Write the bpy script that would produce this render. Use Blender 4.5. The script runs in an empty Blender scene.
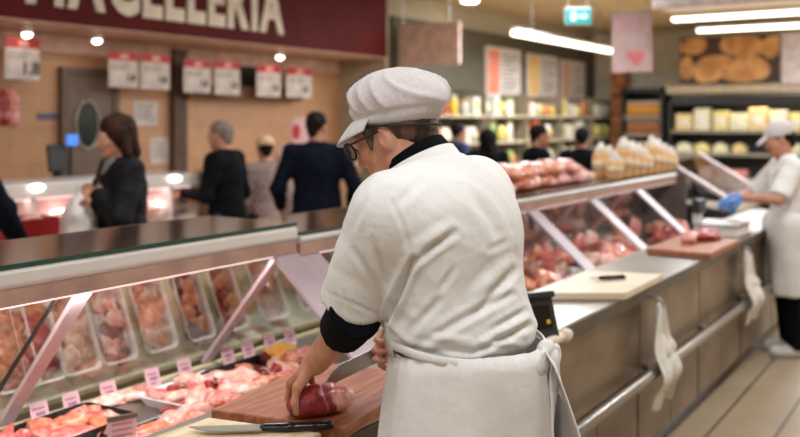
import bpy, bmesh, math, random
import numpy as np
from mathutils import Vector, Matrix, noise as mnoise
random.seed(7); rng = np.random.default_rng(7)
SC = bpy.context.scene; COL = SC.collection
# ---------------------------------------------------------------- frame of the place
# X runs along the counter (away), Y across it towards the customers, Z up.
EYE = 1.62; F = 900.0; HZ = 121.0; YAW = math.radians(33.0)
CY, SY = math.cos(YAW), math.sin(YAW)
def at(u, v, s=None, t=None, z=None, d=None):
    """point seen in direction (u,v) on a given plane of the place"""
    q = (u-400)/F; ds = CY+SY*q; dt = SY-CY*q; dz = -(v-HZ)/F
    if d is None:
        d = s/ds if s is not None else (t/dt if t is not None else (z-EYE)/dz)
    return Vector((ds*d, dt*d, EYE+dz*d))

# ---------------------------------------------------------------- materials
def lin(c):
    return tuple(((x/255)/12.92 if x/255 <= .04045 else ((x/255+.055)/1.055)**2.4) for x in c)
MC = {}
def mat(name, c, rough=.6, metal=0., c2=None, scale=8., bump=0., bscale=None, stretch=None, spec=.5, sss=0., coat=0., lo=.4, hi=.6, detail=4.):
    if name in MC: return MC[name]
    m = bpy.data.materials.new(name); m.use_nodes = True
    nt = m.node_tree; N = nt.nodes; L = nt.links; b = N['Principled BSDF']
    b.inputs['Roughness'].default_value = rough; b.inputs['Metallic'].default_value = metal
    b.inputs['Specular IOR Level'].default_value = spec
    if coat: b.inputs['Coat Weight'].default_value = coat; b.inputs['Coat Roughness'].default_value = .15
    if sss:
        b.inputs['Subsurface Weight'].default_value = sss; b.inputs['Subsurface Radius'].default_value = (.012, .005, .003)
    tc = N.new('ShaderNodeTexCoord'); mp = N.new('ShaderNodeMapping'); L.new(tc.outputs['Object'], mp.inputs['Vector'])
    if stretch: mp.inputs['Scale'].default_value = stretch
    nz = N.new('ShaderNodeTexNoise'); nz.inputs['Scale'].default_value = scale; nz.inputs['Detail'].default_value = detail
    L.new(mp.outputs['Vector'], nz.inputs['Vector'])
    rp = N.new('ShaderNodeValToRGB'); L.new(nz.outputs['Fac'], rp.inputs['Fac'])
    if c2 is None: c2 = tuple(x*.9 for x in c)
    rp.color_ramp.elements[0].color = (*lin(c2), 1); rp.color_ramp.elements[1].color = (*lin(c), 1)
    rp.color_ramp.elements[0].position = lo; rp.color_ramp.elements[1].position = hi
    L.new(rp.outputs['Color'], b.inputs['Base Color'])
    if bump:
        nb = N.new('ShaderNodeTexNoise'); nb.inputs['Scale'].default_value = bscale or scale*4; nb.inputs['Detail'].default_value = 4
        L.new(mp.outputs['Vector'], nb.inputs['Vector'])
        bp = N.new('ShaderNodeBump'); bp.inputs['Strength'].default_value = bump; bp.inputs['Distance'].default_value = .01
        L.new(nb.outputs['Fac'], bp.inputs['Height']); L.new(bp.outputs['Normal'], b.inputs['Normal'])
    MC[name] = m; return m
def emis(name, c, st):
    m = bpy.data.materials.new(name); m.use_nodes = True; b = m.node_tree.nodes['Principled BSDF']
    b.inputs['Base Color'].default_value = (*lin(c), 1); b.inputs['Emission Color'].default_value = (*lin(c), 1)
    b.inputs['Emission Strength'].default_value = st; MC[name] = m; return m
def glass(name, tint, refl=.1, rough=.02, keep=.9):
    """thin pane: mostly clear, with a fresnel-weighted mirror reflection"""
    m = bpy.data.materials.new(name); m.use_nodes = True; nt = m.node_tree; N = nt.nodes; L = nt.links
    N.remove(N['Principled BSDF']); out = N['Material Output']
    tr = N.new('ShaderNodeBsdfTransparent'); tr.inputs['Color'].default_value = (*lin(tint), 1)
    gl = N.new('ShaderNodeBsdfGlossy'); gl.inputs['Roughness'].default_value = rough
    fr = N.new('ShaderNodeLayerWeight'); pw = N.new('ShaderNodeMath'); pw.operation = 'POWER'; pw.inputs[1].default_value = 4.5
    L.new(fr.outputs['Facing'], pw.inputs[0])
    ad = N.new('ShaderNodeMath'); ad.operation = 'ADD'; ad.inputs[1].default_value = refl; ad.use_clamp = True
    L.new(pw.outputs[0], ad.inputs[0])
    mx = N.new('ShaderNodeMixShader'); L.new(ad.outputs[0], mx.inputs['Fac']); L.new(tr.outputs[0], mx.inputs[1]); L.new(gl.outputs[0], mx.inputs[2])
    L.new(mx.outputs[0], out.inputs['Surface']); MC[name] = m; return m
def brick(name, c1, c2, cm, w, h, mortar, rough=.5, axes='xy', offset=.5, var=.0, bump=.2):
    m = bpy.data.materials.new(name); m.use_nodes = True; nt = m.node_tree; N = nt.nodes; L = nt.links; b = N['Principled BSDF']
    b.inputs['Roughness'].default_value = rough
    tc = N.new('ShaderNodeTexCoord'); sp = N.new('ShaderNodeSeparateXYZ'); cb = N.new('ShaderNodeCombineXYZ')
    L.new(tc.outputs['Object'], sp.inputs[0])
    L.new(sp.outputs['XYZ'.index(axes[0].upper())], cb.inputs[0]); L.new(sp.outputs['XYZ'.index(axes[1].upper())], cb.inputs[1])
    br = N.new('ShaderNodeTexBrick'); br.inputs['Scale'].default_value = 1; br.offset = offset
    br.inputs['Brick Width'].default_value = w; br.inputs['Row Height'].default_value = h; br.inputs['Mortar Size'].default_value = mortar
    br.inputs['Color1'].default_value = (*lin(c1), 1); br.inputs['Color2'].default_value = (*lin(c2), 1); br.inputs['Mortar'].default_value = (*lin(cm), 1)
    L.new(cb.outputs[0], br.inputs['Vector'])
    nz = N.new('ShaderNodeTexNoise'); nz.inputs['Scale'].default_value = 3.; nz.inputs['Detail'].default_value = 6; L.new(tc.outputs['Object'], nz.inputs['Vector'])
    mx = N.new('ShaderNodeMix'); mx.data_type = 'RGBA'; mx.blend_type = 'MULTIPLY'; mx.inputs['Factor'].default_value = .35
    L.new(br.outputs['Color'], mx.inputs['A']); L.new(nz.outputs['Color'], mx.inputs['B'])
    hs = N.new('ShaderNodeHueSaturation'); hs.inputs['Saturation'].default_value = .0; L.new(nz.outputs['Color'], hs.inputs['Color']); hs.inputs['Value'].default_value = 1.8
    L.new(hs.outputs[0], mx.inputs['B'])
    L.new(mx.outputs['Result'], b.inputs['Base Color'])
    bp = N.new('ShaderNodeBump'); bp.inputs['Strength'].default_value = bump; bp.inputs['Distance'].default_value = .004; bp.invert = True
    L.new(br.outputs['Fac'], bp.inputs['Height']); L.new(bp.outputs['Normal'], b.inputs['Normal'])
    MC[name] = m; return m

# ---------------------------------------------------------------- objects
def tag(o, label=None, cat=None, group=None, kind=None):
    if label: o['label'] = label
    if cat: o['category'] = cat
    if group: o['group'] = group
    if kind: o['kind'] = kind
    return o
def thing(name, label, cat, loc=(0, 0, 0), rz=0., group=None):
    o = bpy.data.objects.new(name, None); COL.objects.link(o); o.empty_display_size = .05
    o.location = loc; o.rotation_euler = (0, 0, rz)
    return tag(o, label, cat, group)
def link(name, me, m, parent=None, smooth=False, bevel=0., loc=None, rot=None):
    for mm in (m if isinstance(m, (list, tuple)) else [m]): me.materials.append(mm)
    o = bpy.data.objects.new(name, me); COL.objects.link(o)
    if parent: o.parent = parent
    if smooth:
        me.polygons.foreach_set('use_smooth', [True]*len(me.polygons))
    if loc is not None: o.location = loc
    if rot is not None: o.rotation_euler = rot
    if bevel:
        b = o.modifiers.new('bevel', 'BEVEL'); b.width = bevel; b.segments = 2; b.limit_method = 'ANGLE'
    return o
class MB:
    def __init__(self): self.v = []; self.f = []; self.mi = []; self.cur = 0
    def add(self, vs, fs):
        n = len(self.v); self.v += [tuple(p) for p in vs]; self.f += [tuple(i+n for i in q) for q in fs]; self.mi += [self.cur]*len(fs); return self
    def slot(self, i): self.cur = i; return self
    def box(self, c, s, rot=None):
        x, y, z = (k/2 for k in s); vs = [Vector((a, b, e)) for a in (-x, x) for b in (-y, y) for e in (-z, z)]
        if rot is not None: vs = [rot @ p for p in vs]
        c = Vector(c); vs = [p+c for p in vs]
        return self.add(vs, [(0, 1, 3, 2), (4, 6, 7, 5), (0, 4, 5, 1), (2, 3, 7, 6), (0, 2, 6, 4), (1, 5, 7, 3)])
    def bb(self, x0, x1, y0, y1, z0, z1): return self.box(((x0+x1)/2, (y0+y1)/2, (z0+z1)/2), (abs(x1-x0), abs(y1-y0), abs(z1-z0)))
    def bar(self, a, b, w, h, up=(0, 0, 1)):
        a = Vector(a); b = Vector(b); d = (b-a); l = d.length; d.normalize(); up = Vector(up)
        x = d.cross(up)
        if x.length < 1e-4: x = d.cross(Vector((1, 0, 0)))
        x.normalize(); y = x.cross(d); R = Matrix((x, d, y)).transposed()
        return self.box((a+b)/2, (w, l, h), R)
    def tube(self, pts, r, n=12, cap=True, closed=False):
        pts = [Vector(p) for p in pts]; m = len(pts); rs = r if isinstance(r, (list, tuple)) else [r]*m
        vs = []; fs = []; prev = None
        for i, p in enumerate(pts):
            if closed: d = pts[(i+1) % m]-pts[i-1]
            else: d = pts[min(i+1, m-1)]-pts[max(i-1, 0)]
            d.normalize()
            if prev is None:
                x = d.orthogonal().normalized()
            else:
                x = prev-d*prev.dot(d); x.normalize()
            prev = x; y = d.cross(x)
            for k in range(n):
                a = 2*math.pi*k/n; vs.append(p+(x*math.cos(a)+y*math.sin(a))*rs[i])
        for i in range(m if closed else m-1):
            j = (i+1) % m
            for k in range(n): fs.append((i*n+k, i*n+(k+1) % n, j*n+(k+1) % n, j*n+k))
        if cap and not closed: fs.append(tuple(range(n))[::-1]); fs.append(tuple((m-1)*n+k for k in range(n)))
        return self.add(vs, fs)
    def lathe(self, prof, n=24, c=(0, 0, 0), sx=1., sy=1.):
        c = Vector(c); vs = []; fs = []; m = len(prof)
        for (r, z) in prof:
            for k in range(n):
                a = 2*math.pi*k/n; vs.append(c+Vector((r*math.cos(a)*sx, r*math.sin(a)*sy, z)))
        for i in range(m-1):
            for k in range(n): fs.append((i*n+k, i*n+(k+1) % n, (i+1)*n+(k+1) % n, (i+1)*n+k))
        fs.append(tuple(range(n))[::-1]); fs.append(tuple((m-1)*n+k for k in range(n)))
        return self.add(vs, fs)
    def prism(self, poly, ax, a0, a1):
        """extrude a 2D outline along axis ax"""
        def p3(p, a):
            return (a, p[0], p[1]) if ax == 0 else ((p[0], a, p[1]) if ax == 1 else (p[0], p[1], a))
        n = len(poly); vs = [p3(p, a0) for p in poly]+[p3(p, a1) for p in poly]
        fs = [tuple(range(n))[::-1], tuple(range(n, 2*n))]+[(i, (i+1) % n, n+(i+1) % n, n+i) for i in range(n)]
        return self.add(vs, fs)
    def grid(self, P, closed_u=False):
        """P[i][j] points"""
        a = len(P); b = len(P[0]); vs = [p for row in P for p in row]; fs = []
        for i in range(a-1):
            for j in range(b if closed_u else b-1):
                k = (j+1) % b; fs.append((i*b+j, i*b+k, (i+1)*b+k, (i+1)*b+j))
        return self.add(vs, fs)
    def mesh(self, name='m', fix=True):
        me = bpy.data.meshes.new(name); me.from_pydata(self.v, [], self.f); me.polygons.foreach_set('material_index', self.mi)
        if fix:
            bm = bmesh.new(); bm.from_mesh(me); bmesh.ops.recalc_face_normals(bm, faces=bm.faces[:]); bm.to_mesh(me); bm.free()
        return me
    def obj(self, name, m, parent=None, smooth=False, bevel=0., loc=None, rot=None):
        return link(name, self.mesh(name), m, parent, smooth, bevel, loc, rot)
def copy_tree(o, parent=None, **kw):
    c = o.copy(); COL.objects.link(c)
    if parent: c.parent = parent
    for ch in list(o.children): copy_tree(ch, c)
    return c
def dup(o, loc, rz=None, label=None, group=None, scale=None, rot=None):
    c = copy_tree(o); c.location = loc
    if rz is not None: c.rotation_euler = (0, 0, rz)
    if rot is not None: c.rotation_euler = rot
    if scale is not None: c.scale = scale if isinstance(scale, (tuple, list)) else (scale,)*3
    if label: c['label'] = label
    if group: c['group'] = group
    return c
def struct(name, mb, m, **k): return tag(mb.obj(name, m, **k), kind='structure')
def text_mesh(s, size, ext=.004, bold=.0):
    cu = bpy.data.curves.new('t', 'FONT'); cu.body = s; cu.size = size; cu.extrude = ext; cu.offset = bold; cu.resolution_u = 4
    o = bpy.data.objects.new('t', cu); COL.objects.link(o)
    bpy.context.view_layer.update()
    me = bpy.data.meshes.new_from_object(o.evaluated_get(bpy.context.evaluated_depsgraph_get()))
    bpy.data.objects.remove(o); me.materials.clear(); return me

# ---------------------------------------------------------------- smooth solid modelling (distance fields meshed by surface nets)
def V3(p): return np.array(p, float)
class Solid:
    def __init__(self): self.p = []
    def cone(self, a, b, ra, rb, k=.02, flat=0, sub=False):
        self.p.append(('c', V3(a), V3(b), ra, rb, k, flat, sub)); return self
    def chain(self, pts, rs, k=.02):
        for i in range(len(pts)-1): self.cone(pts[i], pts[i+1], rs[i], rs[i+1], k)
        return self
    def ell(self, c, r, R=None, k=.02, sub=False):
        self.p.append(('e', V3(c), V3(r), None if R is None else np.array(R, float), k, sub)); return self
    def plane(self, p, n):     # keeps the side opposite to n
        n = V3(n); self.p.append(('p', V3(p), n/np.linalg.norm(n))); return self
    def bounds(self):
        lo = np.full(3, 1e9); hi = -lo
        for q in self.p:
            if q[0] == 'c' and not q[7]:
                m = max(q[3], q[4]); lo = np.minimum(lo, np.minimum(q[1], q[2])-m); hi = np.maximum(hi, np.maximum(q[1], q[2])+m)
            elif q[0] == 'e' and not q[5]:
                m = q[2] if q[3] is None else np.full(3, q[2].max()); lo = np.minimum(lo, q[1]-m); hi = np.maximum(hi, q[1]+m)
        return lo, hi
    def build(self, h):
        lo, hi = self.bounds(); lo -= 4*h+.02; hi += 4*h+.02
        n = np.ceil((hi-lo)/h).astype(int)+1; D = np.full(n, 1., np.float32)
        ax = [lo[i]+h*np.arange(n[i]) for i in range(3)]
        for q in self.p:
            if q[0] == 'p':
                g = (ax[0][:, None, None]-q[1][0])*q[2][0]+(ax[1][None, :, None]-q[1][1])*q[2][1]+(ax[2][None, None, :]-q[1][2])*q[2][2]
                D = np.maximum(D, g.astype(np.float32)); continue
            if q[0] == 'c':
                m = max(q[3], q[4])+q[5]+3*h; a = np.minimum(q[1], q[2])-m; b = np.maximum(q[1], q[2])+m; k, sub = q[5], q[7]
            else:
                mm = q[2] if q[3] is None else np.full(3, q[2].max()); m = mm+q[4]+3*h; a = q[1]-m; b = q[1]+m; k, sub = q[4], q[5]
            i0 = np.clip(np.floor((a-lo)/h).astype(int), 0, n); i1 = np.clip(np.ceil((b-lo)/h).astype(int)+1, 0, n)
            if (i1 <= i0).any(): continue
            X, Y, Z = np.meshgrid(ax[0][i0[0]:i1[0]], ax[1][i0[1]:i1[1]], ax[2][i0[2]:i1[2]], indexing='ij')
            P = np.stack([X, Y, Z], -1)
            if q[0] == 'c':
                ba = q[2]-q[1]; l2 = max(ba@ba, 1e-12); pa = P-q[1]; tt = (pa@ba)/l2; tc = np.clip(tt, 0, 1)
                d = np.linalg.norm(pa-tc[..., None]*ba, axis=-1)-(q[3]+(q[4]-q[3])*tc)
                if q[6]:
                    L = math.sqrt(l2)
                    if q[6] & 2: d = np.maximum(d, (tt-1)*L)
                    if q[6] & 1: d = np.maximum(d, -tt*L)
            else:
                pp = P-q[1]
                if q[3] is not None: pp = pp@q[3]
                k0 = np.linalg.norm(pp/q[2], axis=-1); k1 = np.linalg.norm(pp/q[2]**2, axis=-1)+1e-9; d = k0*(k0-1)/k1
            d = d.astype(np.float32); sl = tuple(slice(i0[i], i1[i]) for i in range(3)); A = D[sl]
            if sub:
                hh = np.clip(.5-.5*(A+d)/k, 0, 1); D[sl] = A+(-d-A)*hh+k*hh*(1-hh)
            else:
                hh = np.clip(.5+.5*(A-d)/k, 0, 1); D[sl] = A+(d-A)*hh-k*hh*(1-hh)
        return surfnet(D, lo, h)
def surfnet(D, lo, h):
    S = D < 0
    c = np.zeros([x-1 for x in D.shape], np.int8)
    offs = [(i, j, k) for i in (0, 1) for j in (0, 1) for k in (0, 1)]
    nx, ny, nz = D.shape
    for (i, j, k) in offs: c += S[i:nx-1+i, j:ny-1+j, k:nz-1+k]
    act = (c > 0) & (c < 8); I = np.argwhere(act)
    ids = np.full(act.shape, -1, np.int32); ids[act] = np.arange(len(I))
    vals = np.stack([D[I[:, 0]+o[0], I[:, 1]+o[1], I[:, 2]+o[2]] for o in offs], 1)
    acc = np.zeros((len(I), 3)); cnt = np.zeros(len(I)); O = np.array(offs, float)
    for a in range(8):
        for b in range(a+1, 8):
            if np.abs(O[a]-O[b]).sum() != 1: continue
            va, vb = vals[:, a], vals[:, b]; m = (va < 0) != (vb < 0)
            t = np.where(m, va/(va-vb+1e-12), 0)
            acc += np.where(m[:, None], O[a]+(O[b]-O[a])*t[:, None], 0); cnt += m
    V = lo+h*(I+acc/cnt[:, None])
    Q = []
    for ax in range(3):
        sl0 = [slice(None)]*3; sl1 = [slice(None)]*3; sl0[ax] = slice(0, -1); sl1[ax] = slice(1, None)
        A = S[tuple(sl0)]; B = S[tuple(sl1)]; E = np.argwhere(A != B)
        u, v = (ax+1) % 3, (ax+2) % 3
        ok = (E[:, u] > 0) & (E[:, v] > 0) & (E[:, u] < D.shape[u]-1) & (E[:, v] < D.shape[v]-1); E = E[ok]
        def cell(du, dv):
            e = E.copy(); e[:, u] += du; e[:, v] += dv; return ids[e[:, 0], e[:, 1], e[:, 2]]
        q = np.stack([cell(-1, -1), cell(0, -1), cell(0, 0), cell(-1, 0)], 1)
        fl = A[E[:, 0], E[:, 1], E[:, 2]]; q[~fl] = q[~fl][:, ::-1]; Q.append(q)
    return V, np.concatenate(Q)
def vnormals(V, Q):
    n = np.cross(V[Q[:, 2]]-V[Q[:, 0]], V[Q[:, 3]]-V[Q[:, 1]]); N = np.zeros_like(V)
    for i in range(4): np.add.at(N, Q[:, i], n)
    return N/(np.linalg.norm(N, axis=1)[:, None]+1e-12)
def relax(V, Q, it=2, w=.5):
    for _ in range(it):
        A = np.zeros_like(V); c = np.zeros(len(V))
        for i in range(4):
            np.add.at(A, Q[:, i], V[Q[:, (i+1) % 4]]+V[Q[:, (i-1) % 4]]); np.add.at(c, Q[:, i], 2)
        V = V*(1-w)+w*A/c[:, None]
    return V
def solid_obj(S, h, name, mats, parent=None, disp=None, zones=None, rel=2, loc=None):
    V, Q = S.build(h); V = relax(V, Q, rel)
    if disp is not None:
        V = V+vnormals(V, Q)*disp(V)[:, None]
    me = bpy.data.meshes.new(name); me.from_pydata(V.tolist(), [], Q.tolist())
    o = link(name, me, mats, parent, True, loc=loc)
    if zones is not None:
        me.polygons.foreach_set('material_index', zones(V[Q].mean(1)).astype(int).tolist())
    return o
def fbm(V, s, o=0.):
    return np.array([mnoise.noise(Vector(((x*s[0]+o), y*s[1]+o*1.7, z*s[2]-o))) for x, y, z in V])
# ---------------------------------------------------------------- people
SKIN = mat('skin', (205, 152, 124), .5, c2=(190, 128, 102), scale=14, sss=.15, bump=.05, bscale=90)
SKIN2 = mat('skin_tan', (186, 132, 104), .5, c2=(168, 110, 84), scale=14, sss=.1)
LIPS = mat('lips', (160, 82, 74), .4); EYEW = mat('eye_white', (225, 220, 212), .25); EYED = mat('iris', (40, 26, 20), .2)
def rotm(pitch=0., yaw=0., roll=0.):
    """head frame: x right, y forward, z up; positive pitch looks down, positive yaw turns to the left"""
    return np.array((Matrix.Rotation(yaw, 3, 'Z') @ Matrix.Rotation(-pitch, 3, 'X') @ Matrix.Rotation(roll, 3, 'Y')))
def limb(S, W, l1, l2, pole):
    S, W, pole = V3(S), V3(W), V3(pole); d = W-S; D = np.linalg.norm(d)
    if D > l1+l2-.004: W = S+d/D*(l1+l2-.004); d = W-S; D = np.linalg.norm(d)
    u = d/D; a = (l1*l1-l2*l2+D*D)/(2*D); hh = math.sqrt(max(l1*l1-a*a, 0)); p = pole-u*(pole@u); p /= np.linalg.norm(p)+1e-9
    return S+u*a+p*hh, W
def hand(S, W, fd, pn, right=True, curl=(.35, .4, .45, .5), thumb=.4, sc=1., spread=.12):
    """palm and five fingers; fd finger direction, pn palm normal"""
    W = V3(W); f = V3(fd); f /= np.linalg.norm(f); n = V3(pn); n -= f*(n@f); n /= np.linalg.norm(n)
    side = np.cross(n, f)*(1 if right else -1)      # points to the thumb side
    # right hand palm down (n=-z), fingers +y: thumb points to -x
    r = .0085*sc
    offs = (.033, .011, -.011, -.031); L = ((.044, .027, .020), (.048, .031, .021), (.044, .029, .020), (.034, .021, .018))
    ml = (.092, .095, .09, .082)
    S.cone(W-f*.03, W+f*.02, .026*sc, .027*sc, .02)
    for i in range(4):
        base = W+side*offs[i]*.6*sc; kn = W+f*ml[i]*sc+side*offs[i]*sc
        S.cone(base, kn, .014*sc, .0125*sc, .012)
        ang = 0; p = kn; d0 = f+side*spread*(1.5-i)*.66; d0 /= np.linalg.norm(d0)
        for j in range(3):
            ang += curl[i]*(1., 1.2, .8)[j]
            d = d0*math.cos(ang)+n*math.sin(ang); q = p+d*L[i][j]*sc
            S.cone(p, q, r*(1.05-.08*j), r*(.98-.1*j), .004); p = q
    p = W+f*.02*sc+side*.022*sc+n*.008*sc
    dirs = ((f*.55+side*.75+n*.35), (f*.8+side*.35+n*(.3+thumb)), (f*.75+side*.0+n*(.3+thumb*1.6)))
    for d, l, ra in zip(dirs, (.045, .036, .028), (.0145, .0105, .009)):
        d = d/np.linalg.norm(d); q = p+d*l*sc; S.cone(p, q, ra*sc, ra*.88*sc, .008); p = q
    return S
def head(S, c, R, sc=1., nose=1.):
    def P(x, y, z): return V3(c)+R@(V3((x, y, z))*sc)
    S.ell(P(0, -.012, .035), V3((.074, .096, .086))*sc, R, .03)
    S.ell(P(0, .03, -.025), V3((.06, .066, .085))*sc, R, .03)
    S.ell(P(0, .062, -.088), V3((.028, .026, .024))*sc, R, .03)
    S.cone(P(.045, .0, -.055), P(.02, .06, -.085), .022*sc, .02*sc, .03); S.cone(P(-.045, .0, -.055), P(-.02, .06, -.085), .022*sc, .02*sc, .03)
    for x in (-1, 1):
        S.ell(P(x*.031, .098, .013), V3((.017, .012, .011))*sc, R, .012, sub=True)
        S.ell(P(x*.031, .083, .012), V3((.0135, .0125, .0125))*sc, R, .002)
        S.cone(P(x*.014, .092, .032), P(x*.048, .08, .032), .007*sc, .006*sc, .012)
        S.ell(P(x*.078, -.008, -.008), V3((.010, .020, .032))*sc, R@np.array(Matrix.Rotation(-x*.3, 3, 'Z')), .006)
        S.ell(P(x*.088, -.002, -.002), V3((.006, .010, .017))*sc, R, .005, sub=True)
        S.ell(P(x*.037, .068, -.022), V3((.02, .02, .018))*sc, R, .02)
    S.cone(P(0, .088, .018), P(0, .112*nose, -.026), .008*sc, .0115*sc, .01)
    for x in (-1, 1): S.ell(P(x*.012, .098, -.03), V3((.008, .009, .007))*sc, R, .006)
    S.ell(P(0, .092, -.058), V3((.022, .009, .005))*sc, R, .005); S.ell(P(0, .09, -.069), V3((.018, .009, .006))*sc, R, .005)
    return P
def face_zones(P, sc, R, c):
    c = V3(c)
    def z(C):
        L = (C-c)@R/sc; out = np.zeros(len(C))
        for x in (-1, 1):
            d = np.linalg.norm(L-V3((x*.031, .083, .012)), axis=1); e = (d < .0155) & (L[:, 1] > .086); out[e] = 2
            ir = np.linalg.norm((L-V3((x*.031, .0955, .012)))[:, [0, 2]], axis=1); out[e & (ir < .0065)] = 3
        lp = (np.abs(L[:, 0]) < .022) & (np.abs(L[:, 2]+.063) < .011) & (L[:, 1] > .088); out[lp] = 1
        return out
    return z
def pose(h=1.72, lean=0., wl=None, wr=None, hl=((0, .2, -1), (1, 0, 0)), hr=((0, .2, -1), (-1, 0, 0)), pitch=.1, yaw=0., girth=1., pl=(-1, -.6, -.2), pr=(1, -.6, -.2), curl=.35, step=0.):
    k = h/1.75; J = dict(k=k, h=h, girth=girth)
    y = lambda z: lean*max(0, z-.95)
    for n, z in (('hip', .95), ('waist', 1.08), ('chest', 1.28), ('neck', 1.465)): J[n] = V3((0, y(z), z))*k
    J['shl'] = V3((-.175*girth, y(1.41), 1.415))*k; J['shr'] = V3((.175*girth, y(1.41), 1.415))*k
    J['head'] = V3((0, y(1.6)+.03+.05*pitch, 1.615))*k; J['R'] = rotm(pitch, yaw); J['hs'] = k*1.0
    for s, w, p in (('l', wl, pl), ('r', wr, pr)):
        sg = -1 if s == 'l' else 1
        if w is None: w = V3((sg*.26*girth, .06, .82))*k
        e, w = limb(J['sh'+s], w, .30*k, .265*k, p); J['el'+s] = e; J['wr'+s] = w
        J['hd'+s] = hl if s == 'l' else hr
        J['hp'+s] = V3((sg*.09, 0, .93))*k; J['kn'+s] = V3((sg*.10, .02+sg*step, .5))*k; J['an'+s] = V3((sg*.105, -.02+sg*step*1.2, .085))*k
    J['curl'] = curl
    return J
def body_solid(J):
    S = Solid(); k = J['k']; g = J['girth']
    P = head(S, J['head'], J['R'], J['hs'])
    S.cone(J['neck']-V3((0, .01, .04)), P(0, -.022, -.03), .056*k, .05*k, .03)
    S.ell(J['chest'], V3((.15*g, .105*g, .17))*k, None, .05); S.ell(J['waist'], V3((.135*g, .1*g, .14))*k, None, .05); S.ell(J['hip'], V3((.155*g, .11*g, .12))*k, None, .05)
    S.cone(J['shl'], J['shr'], .055*k, .055*k, .06)
    for s in 'lr':
        S.cone(J['sh'+s], J['el'+s], .05*k, .04*k, .02); S.cone(J['el'+s], J['wr'+s], .041*k, .027*k, .015)
        a, b = J['hd'+s]; cu = J['curl'] if not isinstance(J['curl'], dict) else J['curl'][s]
        hand(S, J['wr'+s], a, b, s == 'r', (cu, cu*1.05, cu*1.1, cu*1.15), sc=k*1.0)
        S.cone(J['hp'+s], J['kn'+s], .078*k, .055*k, .03); S.cone(J['kn'+s], J['an'+s], .055*k, .038*k, .02)
        S.cone(J['an'+s]+V3((0, 0, -.03)), J['an'+s]+V3((0, .13*k, -.05)), .035*k, .028*k, .02)
    return S, P
def shoes(J, m, parent, h=.009):
    k = J['k']
    for s in 'lr':
        a = J['an'+s]; S = Solid()
        S.cone(a+V3((0, -.03*k, -.045*k)), a+V3((0, .16*k, -.05*k)), .046*k, .043*k, .02); S.cone(a+V3((0, 0, 0)), a+V3((0, .04*k, -.04*k)), .05*k, .045*k, .03)
        S.plane((0, 0, .002), (0, 0, -1)); S.plane(a+V3((0, 0, .02)), (0, 0, 1))
        solid_obj(S, h, 'shoe', m, parent)
def trousers(J, m, parent, h=.013, top=1.0):
    k = J['k']; g = J['girth']; S = Solid()
    S.ell(J['hip'], V3((.175*g, .13*g, .14))*k, None, .05)
    for s in 'lr':
        S.cone(J['hp'+s], J['kn'+s], .098*k, .075*k, .04); S.cone(J['kn'+s], J['an'+s]+V3((0, 0, -.03)), .075*k, .064*k, .03, flat=2)
    S.plane((0, 0, top*k), (0, 0, 1))
    return solid_obj(S, h, 'trousers', m, parent)
def jacket(J, m, parent, h=.012, hem=.80, puff=1., name='jacket', sleeve=1., fold=.006, open_neck=True, seed=0.):
    k = J['k']; g = J['girth']*puff; S = Solid()
    S.ell(J['chest'], V3((.178*g, .128*g, .2))*k, None, .05); S.ell(J['waist'], V3((.168*g, .128*g, .18))*k, None, .06)
    S.ell(J['hip']+V3((0, 0, -.04)), V3((.188*g, .145*g, .2))*k, None, .06)
    S.cone(J['shl'], J['shr'], .072*k, .072*k, .07)
    S.cone(J['neck']+V3((0, -.005, -.03)), J['neck']+V3((0, 0, .035))*k, .085*k, .068*k, .03, flat=2)
    for s in 'lr':
        e = J['el'+s]; w = J['wr'+s]
        if sleeve >= 1:
            S.cone(J['sh'+s], e, .073*k*puff, .062*k*puff, .035); S.cone(e, w, .062*k*puff, .046*k, .03, flat=2)
        else:
            S.cone(J['sh'+s], J['sh'+s]+(e-J['sh'+s])*sleeve, .078*k*puff, .078*k*puff, .035, flat=2)
    S.plane((0, 0, hem*k), (0, 0, -1))
    if open_neck: S.cone(J['neck']+V3((0, .09, -.05))*1, J['neck']+V3((0, .03, .12)), .03*k, .055*k, .01, sub=True)
    return solid_obj(S, h, name, m, parent, disp=lambda V: fold*fbm(V, (9, 9, 13), seed)+fold*.5*fbm(V, (20, 20, 30), seed+5))
def hair(J, m, parent, style='short', h=.008, fr=.0):
    c, R, k = J['head'], J['R'], J['hs']; S = Solid()
    def P(x, y, z): return V3(c)+R@(V3((x, y, z))*k)
    S.ell(P(0, -.02, .042), V3((.082, .1, .09))*k, R, .02)
    if style == 'bob':
        S.ell(P(0, -.035, .02), V3((.102, .1, .11))*k, R, .03)
        for x in (-1, 1): S.cone(P(x*.075, -.01, .03), P(x*.082, -.02, -.11), .036*k, .03*k, .03)
        S.cone(P(0, -.075, .03), P(0, -.08, -.12), .06*k, .05*k, .04)
    else:
        S.cone(P(0, -.06, .02), P(0, -.068, -.045), .055*k, .042*k, .03)
    S.ell(P(0, .125, -.05), V3((.075, .085, .112))*k, R, .012, sub=True)       # leaves the face free
    if style != 'bob':
        for x in (-1, 1): S.ell(P(x*.082, .005, -.03), V3((.03, .034, .045))*k, R, .01, sub=True)
    return solid_obj(S, h, 'hair', m, parent, disp=lambda V: .006*fbm(V, (26, 26, 12), 3.)+.003*fbm(V, (60, 60, 25), 9.))
def cap(J, m, parent, h=.007, brim=True):
    c, R, k = J['head'], J['R'], J['hs']; S = Solid()
    def P(x, y, z): return V3(c)+R@(V3((x, y, z))*k)
    S.ell(P(0, -.022, .075), V3((.094, .112, .075))*k, R, .02); S.ell(P(0, -.012, .05), V3((.086, .106, .05))*k, R, .02)
    S.plane(P(0, 0, .028), R@V3((0, .25, -1)))
    if brim: S.ell(P(0, .115, .035), V3((.062, .06, .012))*k, R@np.array(Matrix.Rotation(-.5, 3, 'X')), .01)
    return solid_obj(S, h, 'cap', m, parent, disp=lambda V: .004*fbm(V, (30, 30, 14), 2.))
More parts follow.
